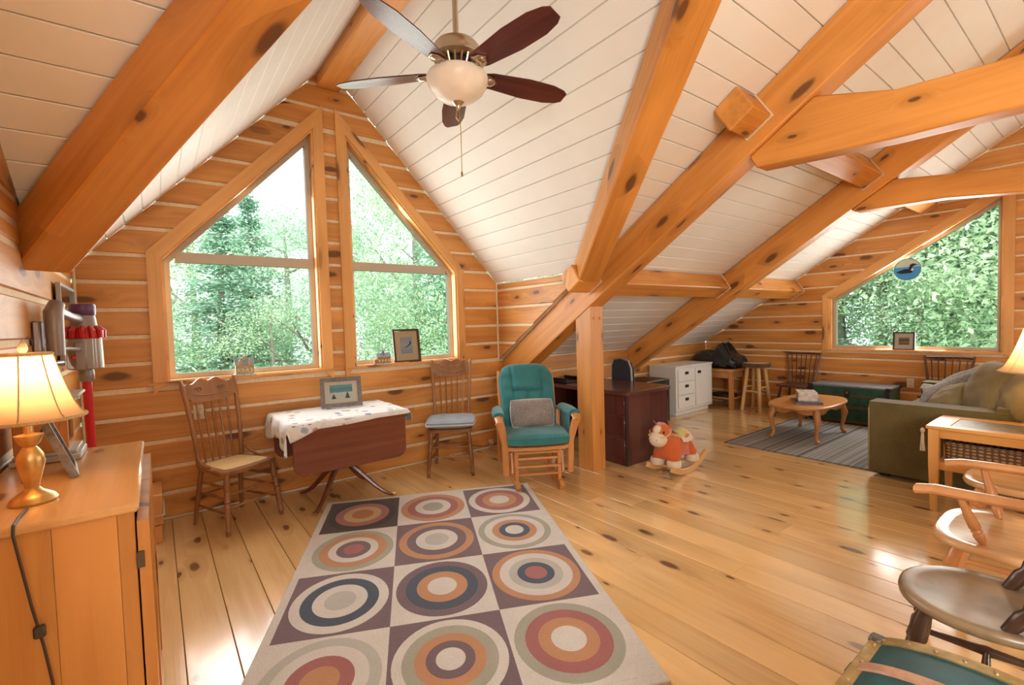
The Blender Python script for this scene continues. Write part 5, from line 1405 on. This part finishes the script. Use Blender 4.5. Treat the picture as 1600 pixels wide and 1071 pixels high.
# ------------------------------------------------------------------ stick vacuum on the left wall
RED = plain('glossy_red', (.52, .012, .018), rough=.25); PURP = plain('purple', (.10, .03, .12), rough=.3); VGREY = plain('vacuum_grey', (.26, .22, .20), rough=.35, metal=.3)
CLEARB = plain('clear_bin', (.50, .46, .42), rough=.12, trans=.35)
v = thing('stick_vacuum', 'cordless stick vacuum with red wand hanging on the left log wall', 'vacuum', (-.30, 3.40, 0))
MB().lathe([(.0, 1.615), (.052, 1.615), (.056, 1.607), (.055, 1.56), (.05, 1.553)], 22).build('filter_cap', PURP, v)
MB().lathe([(.05, 1.556), (.053, 1.54), (.058, 1.50), (.06, 1.49)], 22).build('motor_housing', VGREY, v)
mb = MB(); mb.lathe([(.058, 1.493), (.07, 1.475), (.076, 1.445), (.072, 1.43), (.06, 1.428)], 22)
for k in range(12): a = 2*PI*k/12; mb.tube([(.058*math.cos(a), .058*math.sin(a), 1.495), (.078*math.cos(a), .078*math.sin(a), 1.47), (.08*math.cos(a), .08*math.sin(a), 1.435)], [.010, .016, .012], 8)
mb.build('cyclones', RED, v)
MB().lathe([(.074, 1.43), (.076, 1.30), (.076, 1.272), (.068, 1.268), (.0, 1.268)], 24).build('dust_bin', CLEARB, v)
MB().lathe([(.045, 1.43), (.05, 1.36), (.038, 1.29), (.03, 1.275)], 18).build('cyclone_shroud', STEEL, v)
MB().box((-.01, -.085, 1.34), (.05, .03, .15), .008).build('bin_runner', VGREY, v)
MB().lathe([(.03, 1.27), (.034, 1.25), (.034, 1.215), (.026, 1.20)], 16).build('inlet', VGREY, v)
MB().tube([(0, 0, 1.21), (0, .01, .40), (0, .012, .16)], .021, 14).build('wand', RED, v)
MB().box((.0, .0, .06), (.20, .09, .08), .02).build('floor_head', VGREY, v)
MB().tube([(0, .012, .17), (0, .01, .09)], .02, 10).build('head_joint', VGREY, v)
MB().tube([(-.01, -.05, 1.535), (-.03, -.20, 1.545), (-.055, -.36, 1.565)], [.026, .022, .028], 10, flat=.8).build('handle_bridge', VGREY, v)
MB().tube([(-.055, -.36, 1.60), (-.065, -.39, 1.56), (-.065, -.39, 1.47), (-.065, -.385, 1.36)], [.030, .036, .034, .032], 12).build('grip_battery', VGREY, v)
MB().tube([(-.065, -.37, 1.385), (-.04, -.23, 1.385), (-.01, -.09, 1.375)], .010, 8).build('lower_strut', VGREY, v)
MB().box((-.035, -.12, 1.335), (.02, .025, .02), .005).build('trigger', RED, v)
k_ = thing('wall_dock', 'grey wall dock holding the stick vacuum', 'bracket', (XL, 3.02, 1.37))
MB().box((.016, 0, .03), (.030, .09, .24), .008).build('back_plate', STEEL, k_)
MB().tube([(.03, -.04, -.04), (.075, -.05, -.045), (.09, 0, -.045), (.075, .05, -.045), (.03, .04, -.04)], .009, 8).build('cradle', STEEL, k_)

# ------------------------------------------------------------------ ceiling fan
f = thing('ceiling_fan', 'five-bladed ceiling fan with a frosted bowl light hanging from the ridge', 'fan', (1.38, 2.24, 0))
NICK = plain('brushed_nickel', (.58, .49, .38), rough=.28, metal=1); 
MB().tube([(0, 0, 2.99), (0, 0, 3.62)], .0155, 12).build('downrod', NICK, f)
MB().lathe([(.065, 3.634), (.07, 3.60), (.05, 3.55), (.02, 3.54)], 24).build('canopy', NICK, f)
MB().lathe([(.0, 3.0), (.03, 2.995), (.075, 2.985), (.112, 2.965), (.13, 2.94), (.134, 2.915), (.13, 2.905), (.132, 2.89), (.105, 2.872), (.085, 2.865)], 32).build('motor_housing', NICK, f)
vt = MB()
for k in range(20): a = 2*PI*k/20; vt.tube([(.118*math.cos(a), .118*math.sin(a), 2.875), (.095*math.cos(a), .095*math.sin(a), 2.83)], .006, 6)
vt.lathe([(.09, 2.832), (.098, 2.83), (.098, 2.822), (.07, 2.815)], 32); vt.build('vent_ribs', NICK, f)
MB().lathe([(.085, 2.876), (.08, 2.82)], 24, cap=False).build('vent_core', BLACK, f)
BLADE = wood('cherry_blade', (.115, .028, .022), (.055, .013, .012), rough=.25, knots=0, vary=0, grain=.8)
for k in range(5):
    a = -82+72*k
    q = [(.16, -.045), (.20, -.058), (.42, -.078), (.58, -.074), (.66, -.055), (.69, -.035), (.69, .035), (.66, .055), (.58, .074), (.42, .078), (.20, .058), (.16, .045)]
    mt = rotz(a) @ rotx(-13)
    bl = MB().prism(q, -.003, .004, .002).build('blade', BLADE, f, mw=Matrix.Translation((0, 0, 2.815)) @ mt.to_4x4())
    ir = MB(); ir.tube([(.085, 0, .02), (.13, 0, .0), (.18, 0, -.008)], [.022, .018, .02], 10, flat=.6, upv=(0, 0, 1))
    ir.prism([(.165, -.045), (.21, -.035), (.235, 0), (.21, .035), (.165, .045), (.15, 0)], -.012, -.0035, .003)
    ir.ball((.195, 0, -.013), (.03, .028, .010), 12, 7)
    ir.build('blade_iron', NICK, bl)
BOWL = plain('alabaster_glass', (.90, .82, .72), rough=.35, noise=.06, nscale=9)
MB().lathe([(.0, 2.655), (.05, 2.66), (.10, 2.682), (.14, 2.715), (.163, 2.755), (.168, 2.785), (.160, 2.80), (.15, 2.797), (.155, 2.785), (.148, 2.755), (.12, 2.715), (.08, 2.685), (0, 2.667)], 36).build('light_bowl', BOWL, f)
MB().lathe([(.16, 2.797), (.14, 2.806), (.075, 2.818)], 32, cap=False).build('fitter', NICK, f)
MB().lathe([(.03, 2.668), (.034, 2.657), (.025, 2.648), (.014, 2.64), (.012, 2.628), (.005, 2.618), (0, 2.615)], 16).build('finial', NICK, f)
MB().tube([(.006, 0, 2.63), (.012, 0, 2.50), (.010, 0, 2.29)], .0022, 6).build('pull_chain', BRASS, f)
MB().lathe([(.0, 2.292), (.006, 2.285), (.007, 2.265), (0, 2.26)], 8, (.010, 0, 0)).build('chain_knob', BRASS, f)
MB().tube([(-.012, -.006, 2.63), (-.02, -.008, 2.57), (-.006, -.008, 2.555), (.002, -.008, 2.575)], .0035, 6).build('hook_chain', BRASS, f)

# ------------------------------------------------------------------ rocking horse
h = thing('rocking_horse', 'orange plush rocking horse with a cream muzzle on wooden rockers', 'rocking horse', (3.86, 2.60, 0), 4)
ORG = fabric('orange_plush', (.62, .145, .045), (.50, .105, .03), scale=160); CRM = fabric('cream_plush', (.70, .60, .46), (.62, .52, .38), scale=160); YEL = fabric('yellow_felt', (.66, .58, .16), scale=160)
PINKC = fabric('mane', (.68, .26, .20), scale=120)
RCK = wood('rocker_wood', (.66, .38, .15), (.52, .26, .08), knots=0, vary=0, rough=.35)
for sy in (-1, 1):
    n = 22; p = []; RR = .62
    ang0, ang1 = 242, 306
    for i in range(n+1):
        a = R(ang0+(ang1-ang0)*i/n); p.append((RR*math.cos(a), RR+RR*math.sin(a)))
    for i in range(n, -1, -1):
        a = R(ang0+(ang1-ang0)*i/n); th = .055 if 2 < i < n-2 else .05; p.append(((RR-th)*math.cos(a), RR+(RR-th)*math.sin(a)))
    MB().prism(p, -.013, .013, .004, mat=rotx(90), o=(.03, sy*.125, .001)).build('rocker', RCK, h)
for x in (-.12, .17): MB().box((x, 0, .075), (.045, .26, .018), .004).build('cross_slat', RCK, h)
body = MB(); 
me_v = []
bd = bpy.data.meshes.new('body')
# body, neck and legs as one skinned surface
ev = [(.16, 0, .255), (.02, 0, .25), (-.10, 0, .265), (-.165, 0, .345), (-.20, 0, .40), (-.13, -.075, .18), (-.145, -.085, .11), (-.13, .075, .18), (-.145, .085, .11), (.17, -.075, .18), (.18, -.085, .11), (.17, .075, .18), (.18, .085, .11)]
er = [.10, .098, .105, .08, .075, .062, .058, .062, .058, .066, .058, .066, .058]
bd.from_pydata(ev, [(0, 1), (1, 2), (2, 3), (3, 4), (2, 5), (5, 6), (2, 7), (7, 8), (0, 9), (9, 10), (0, 11), (11, 12)], [])
bo = bpy.data.objects.new('body', bd); COL.objects.link(bo); bo.parent = h; bd.materials.append(ORG)
bo.modifiers.new('skin', 'SKIN'); bo.modifiers.new('sub', 'SUBSURF').levels = 2; bo.modifiers['sub'].render_levels = 2
for i, v_ in enumerate(bd.skin_vertices[0].data): v_.radius = (er[i], er[i]); v_.use_root = (i == 1)
for p_ in bd.polygons: p_.use_smooth = True
bo.modifiers['skin'].use_smooth_shade = True
MB().ball((-.215, 0, .405), (.085, .085, .085), 18, 12).build('head', ORG, h)
MB().ball((-.265, 0, .355), (.078, .082, .072), 18, 12).build('muzzle', CRM, h)
MB().ball((-.262, 0, .435), (.045, .042, .048), 14, 9).build('blaze', CRM, h)
for sy in (-1, 1):
    MB().ball((-.272, sy*.064, .425), (.010, .008, .013)).build('eye', BLACK, h)
    MB().ball((-.335, sy*.028, .36), (.004, .007, .004)).build('nostril', BLACK, h)
    MB().add([(-.19, sy*.05, .465), (-.16, sy*.085, .455), (-.175, sy*.10, .50), (-.205, sy*.075, .49)], [(0, 1, 2, 3)]).build('ear', ORG, h)
    hb = MB().tube([(-.15, sy*.06, .385), (-.15, sy*.145, .385)], [.014, .016], 10).build('handle', RCK, h)
    MB().ball((-.15, sy*.148, .385), (.019, .014, .019)).build('handle_knob', RCK, hb)
    for x in (-.145, .18): MB().lathe([(.060, .088), (.066, .10), (.064, .135), (.058, .15)], 18, (x, sy*.085, .0)).build('hoof_cuff', CRM, h)
    MB().tube([(-.335, sy*.0, .375), (-.30, sy*.075, .385), (-.23, sy*.09, .40), (-.16, sy*.07, .42)], .006, 6).build('bridle', YEL, h)
mb = MB()
for k in range(9):
    a = k/8; mb.ball((-.24+.16*a, .012*math.sin(k*2.4), .488-.10*a*a), (.026, .03, .018), 10, 7)
mb.build('mane', PINKC, h)
def sad(s): 
    def fn(u, v_):
        a = (u-.5)*2*1.25; x = -.04+.19*v_; rr = .121+.004*s; return Vector((x, rr*math.sin(a)*1.02, .252+rr*math.cos(a)*1.0+.015*abs(2*v_-1)**2))
    return fn
MB().grid(sad(1), 18, 10).build('saddle_blanket', CRM, h, sharp=80)
def sad2(u, v_): p_ = sad(2.2)(.18+.64*u, .16+.68*v_); return p_
MB().grid(sad2, 16, 8).build('saddle', YEL, h, sharp=80)
MB().tube([(.255, 0, .31), (.285, 0, .30), (.30, 0, .25), (.305, 0, .20)], [.014, .02, .022, .008], 8).build('tail', PINKC, h)

# ------------------------------------------------------------------ chairs at the right edge
LP2 = [(0, .013), (.08, .016), (.1, .020), (.3, .022), (.5, .026), (.55, .018), (.58, .026), (.62, .019), (.65, .026), (.7, .019), (.74, .026), (.85, .024), (1, .016)]
SEATW = wood('maple_seat', (.60, .36, .17), (.42, .21, .08), rough=.16, knots=0, axis='Y', vary=0, grain=.85)
MAPLE = wood('maple_leg', (.60, .285, .11), (.46, .19, .06), rough=.25, knots=0, axis='Z', vary=0, grain=.5)
MAPLEX = wood('maple_arm', (.62, .30, .12), (.48, .20, .065), rough=.22, knots=0, vary=0, grain=.5)
def saddle_seat(t, w, d, z, mat, edge=None, rnd=.75, th=.04):
    n = 44; ol = [(math.copysign(abs(math.cos(2*PI*k/n))**rnd, math.cos(2*PI*k/n))*w/2, math.copysign(abs(math.sin(2*PI*k/n))**rnd, math.sin(2*PI*k/n))*d/2) for k in range(n)]
    rings = [(.90, z-th), (.985, z-th+.008), (1.0, z-th*.45), (.985, z-.004), (.95, z), (.8, z-.006), (.55, z-.012), (.25, z-.013)]
    vs = [(x*s, y*s, zz) for s, zz in rings for x, y in ol]; fs = [tuple(range(n))[::-1]]+[(i*n+k, i*n+(k+1) % n, (i+1)*n+(k+1) % n, (i+1)*n+k) for i in range(len(rings)-1) for k in range(n)]+[tuple((len(rings)-1)*n+k for k in range(n))]
    return MB().add(vs, fs).build('seat', mat, t, sharp=60)
def windsor(name, label, loc, rz, arms, mats, wd=.50, dp=.46, sz=.445, rnd=.75, heavy=1.0, grp=None, py=None):
    t = thing(name, label, 'chair', loc, rz, grp); sm, lm, am = mats
    saddle_seat(t, wd, dp, sz, sm, rnd=rnd)
    feet = {}
    for sx in (-1, 1):
        for sy in (-1, 1):
            a, b = Vector((sx*wd*.47, sy*dp*.50, 0)), Vector((sx*wd*.30, sy*dp*.30, sz-.025)); feet[sx, sy] = (a, b)
            MB().turned(a, b, [(q, r_*heavy) for q, r_ in LP2], 12).build('leg', lm, t)
    P2 = lambda k, z: feet[k][0].lerp(feet[k][1], z/(sz-.025))
    ST = [(0, .010), (.3, .014), (.45, .017), (.5, .020), (.55, .017), (.7, .014), (1, .010)]
    for sx in (-1, 1): MB().turned(P2((sx, -1), .17), P2((sx, 1), .17), ST, 10).build('stretcher', lm, t)
    MB().turned((P2((-1, -1), .17)+P2((-1, 1), .17))/2, (P2((1, -1), .17)+P2((1, 1), .17))/2, ST, 10).build('stretcher', lm, t)
    if arms:
        az = .668; pts = []; rr = []
        for i in range(29):
            q = i/28*2-1
            if abs(q) > .55: s = math.copysign(1, q); e = (abs(q)-.55)/.45; pts.append((s*(.285+.015*math.sin(e*PI)-.01*e), .10-.40*e, az-.008*e-(.014 if e > .9 else 0))); rr.append(.036+.006*math.sin(e*PI*.9)+(.004 if e > .9 else 0))
            else: a = q/.55*PI/2; pts.append((.285*math.sin(a), .10+.19*math.cos(a), az+.012*math.cos(a))); rr.append(.036)
        MB().tube(pts, rr, 12, flat=.50, upv=(1, 0, 0)).build('arm_bow', am, t)
        MB().tube([(x*.97, y+.01, z+.035) for x, y, z in pts[8:21]], [.016]+[.03]*11+[.016], 10, flat=.55, upv=(0, 0, 1)).build('back_crest', am, t)
        PP = [(0, .012), (.1, .018), (.2, .022), (.25, .016), (.28, .022), (.33, .017), (.36, .022), (.6, .019), (.8, .015), (1, .012)]
        for sx in (-1, 1):
            MB().turned((sx*.205, -.09, sz-.01), (sx*.283, -.16, az-.014), PP, 10).build('arm_post', lm, t)
            MB().turned((sx*.19, .07, sz-.01), (sx*.282, .06, az-.014), PP, 10).build('arm_post', lm, t)
        for i in range(5):
            u = -1+2*i/4; a = u*1.05; MB().turned((u*.13, .19-.03*u*u, sz-.01), (.285*math.sin(a), .10+.19*math.cos(a), az), PP, 9).build('spindle', lm, t)
    else:
        PP = [(0, .016), (.06, .020), (.12, .023), (.16, .017), (.2, .024), (.3, .026), (.36, .018), (.39, .023), (.42, .018), (.45, .023), (.48, .018), (.51, .022), (.54, .018), (.57, .022), (.8, .017), (1, .013)]
        for sx in (-1, 1): MB().turned((sx*wd*.36, dp*.32 if py is None else py, sz-.012), (sx*wd*.44, dp*.32+.19, sz+.48), [(q, r_*heavy*.92) for q, r_ in PP], 12).build('back_post', lm, t)
        for i in range(4):
            u = -.6+1.2*i/3; MB().turned((u*wd*.36, dp*.38, sz-.01), (u*wd*.44, dp*.38+.18, sz+.42), [(0, .008), (.4, .013), (.5, .009), (.6, .013), (1, .007)], 8).build('spindle', lm, t)
        n = 14; vs = []; fs = []
        for i in range(n+1):
            u = i/n; x = (-1+2*u)*wd*.48; y = dp*.32+.165+.04*math.sin(PI*u)
            for dy, z in ((-.01, sz+.39), (.012, sz+.39), (.02, sz+.52+.03*math.sin(PI*u)), (-.002, sz+.52+.03*math.sin(PI*u))): vs.append((x, y+dy, z))
        for i in range(n):
            for k in range(4): fs.append((i*4+k, i*4+(k+1) % 4, (i+1)*4+(k+1) % 4, (i+1)*4+k))
        fs += [(3, 2, 1, 0), (n*4, n*4+1, n*4+2, n*4+3)]
        MB().add(vs, fs).build('crest_rail', am, t)
    return t
ML = (SEATW, MAPLE, MAPLEX)
windsor('captains_chair', 'light maple captains chair with curved arms at the right edge', (3.0, .275, 0), 180, True, ML, wd=.60, dp=.56, rnd=.62)
windsor('side_chair', 'light maple side chair beyond the captains chair, in front of the end table', (3.97, .37, 0), 180, False, ML, wd=.50, dp=.48)
DSEAT = plain('worn_dark_seat', (.20, .135, .075), rough=.3, noise=.5, nscale=5)
DLEG = wood('near_black_wood', (.075, .038, .024), (.035, .016, .010), rough=.25, knots=0, axis='Z', vary=0)
windsor('side_chair', 'dark chair with a worn round seat next to the foreground trunk', (2.235, .285, 0), 186, False, (DSEAT, DLEG, DLEG), wd=.46, dp=.47, sz=.452, rnd=.95, heavy=1.15, py=.05)

# ------------------------------------------------------------------ domed trunk in the right foreground
TGREEN = plain('trunk_teal', (.008, .085, .10), rough=.38, noise=.25, nscale=9); GOLDB = plain('brass_band', (.40, .29, .11), rough=.4, metal=.6, noise=.2, nscale=30); STRAP = plain('strap_leather', (.48, .27, .17), rough=.5, noise=.15, nscale=30)
IRON = plain('dark_iron', (.11, .095, .08), rough=.4, metal=.6)
t = thing('domed_trunk', 'teal domed trunk with brass edging and leather straps in the right foreground', 'trunk', (1.30, .19, 0), 0)
tx, ty, tb = .74, .52, .36
def dome(y): return tb+.09+.075*math.sqrt(max(0, 1-(y/(ty/2*1.02))**2))
MB().box((0, 0, tb/2), (tx, ty, tb), .006).build('body', TGREEN, t)
n = 16; poly = [(-ty/2, tb+.004)]+[( -ty/2+ty*i/n, dome(-ty/2+ty*i/n)) for i in range(n+1)]+[(ty/2, tb+.004)]
poly = poly[::-1]
XM = Matrix(((0, 0, 1), (1, 0, 0), (0, 1, 0)))
lid = MB().prism(poly, -tx/2, tx/2, mat=XM).build('lid', TGREEN, t, sharp=50)
def band(x, w, mat, nm, r_=.004, par=None):
    vs = []; fs = []; pts = [(-ty/2-r_, tb+.01)]+[((-ty/2+ty*i/24)*1.012, dome(-ty/2+ty*i/24)+r_) for i in range(25)]+[(ty/2+r_, tb+.01)]
    for y, z in pts:
        for dx in (-w/2, w/2):
            for dr in (0, -r_-.002): vs.append((x+dx, y*(1 if dr == 0 else .985), z+dr))
    for i in range(len(pts)-1):
        a = i*4; fs += [(a, a+2, a+6, a+4), (a, a+4, a+5, a+1), (a+2, a+3, a+7, a+6)]
    return MB().add(vs, fs).build(nm, mat, par or lid, sharp=60)
b_ = [band(s*(tx/2-.018), .040, GOLDB, 'end_band') for s in (-1, 1)]
for i in range(9):
    y = -ty/2+ty*(i+.5)/9
    MB().ball((tx/2-.018, y, dome(y)+.004), (.006, .006, .004), 8, 6).build('rivet', NICK, b_[1])
for x in (-.17, .19):
    st = band(x, .036, STRAP, 'strap', .006)
for sy in (-1, 1):
    e_ = MB().box((0, sy*(ty/2+.002), tb+.075), (tx+.004, .010, .034), .002).build('edge_band', GOLDB, lid)
    MB().box((0, sy*(ty/2-.014), dome(ty/2-.014)+.003), (tx+.004, .032, .010), .002).build('edge_band', GOLDB, lid)
    for sx in (-1, 1): MB().box((sx*(tx/2-.014), sy*(ty/2-.012), dome(ty/2-.012)+.006), (.040, .036, .022), .006).build('corner_cap', IRON, lid)
    for x in (-.17, .19): MB().box((x, sy*(ty/2+.001), tb+.098), (.058, .022, .03), .006).build('strap_cap', IRON, lid)
    for i in range(7): MB().ball((-tx/2+tx*(i+.5)/7, sy*(ty/2-.016), dome(ty/2-.016)+.008), (.005, .005, .004), 8, 6).build('rivet', NICK, lid)
    MB().box((0, sy*(ty/2+.003), .02), (tx, .008, .036), .002).build('base_band', GOLDB, t)
for sx in (-1, 1): MB().tube([(sx*(tx/2), -.07, .26), (sx*(tx/2+.025), -.05, .24), (sx*(tx/2+.025), .05, .24), (sx*(tx/2), .07, .26)], .010, 8).build('handle', STRAP, t)

# ------------------------------------------------------------------ small fittings
def outlet(label, loc, rz):
    o = thing('wall_outlet', label, 'outlet', loc, rz)
    MB().box((0, .0, 0), (.075, .006, .118), .003).build('plate', IVORY, o)
    for z in (-.024, .024):
        s = MB().prism(rrect(.034, .028, .010), 0, .003, mat=rotx(90), o=(0, -.003, z)).build('socket', IVORY, o)
        for dx in (-.007, .007): MB().box((dx, -.0065, z), (.003, .001, .010)).build('slot', BLACK, s)
    return o
outlet('ivory outlet on the log wall behind the cane-seat chair', (.255, D-.004, .81), 0)
outlet('ivory outlet on the far log wall beside the green trunk', (XC-.004, 1.69, .53), -90)
p_ = thing('plug_adapter', 'small beige plug adapter low on the log wall beside the glider', 'plug', (3.05, D-.022, .075))
MB().box((0, 0, 0), (.05, .035, .06), .006).build('body', IVORY, p_)
MB().tube([(0, -.012, .0), (-.10, -.03, -.03), (-.22, -.04, .0), (-.36, -.03, .04), (-.48, -.01, .03)], .004, 6).build('cord', plain('dark_cord', (.06, .05, .04), rough=.6), p_)
b_ = thing('wooden_box', 'low brown wooden box with papers beyond the pine cabinet', 'box', (-.16, 4.20, 0))
MB().box((0, 0, .16), (.30, .36, .06), .004).build('body', HONEYX, b_)
MB().box((0, 0, .06), (.28, .34, .12), .004).build('lower_box', HONEYX, b_)
MB().box((0, 0, .27), (.30, .36, .14), .006).build('top_box', HONEYX, b_)
MB().box((.006, 0, .194), (.31, .35, .010), .001).build('papers', PAGES, b_)
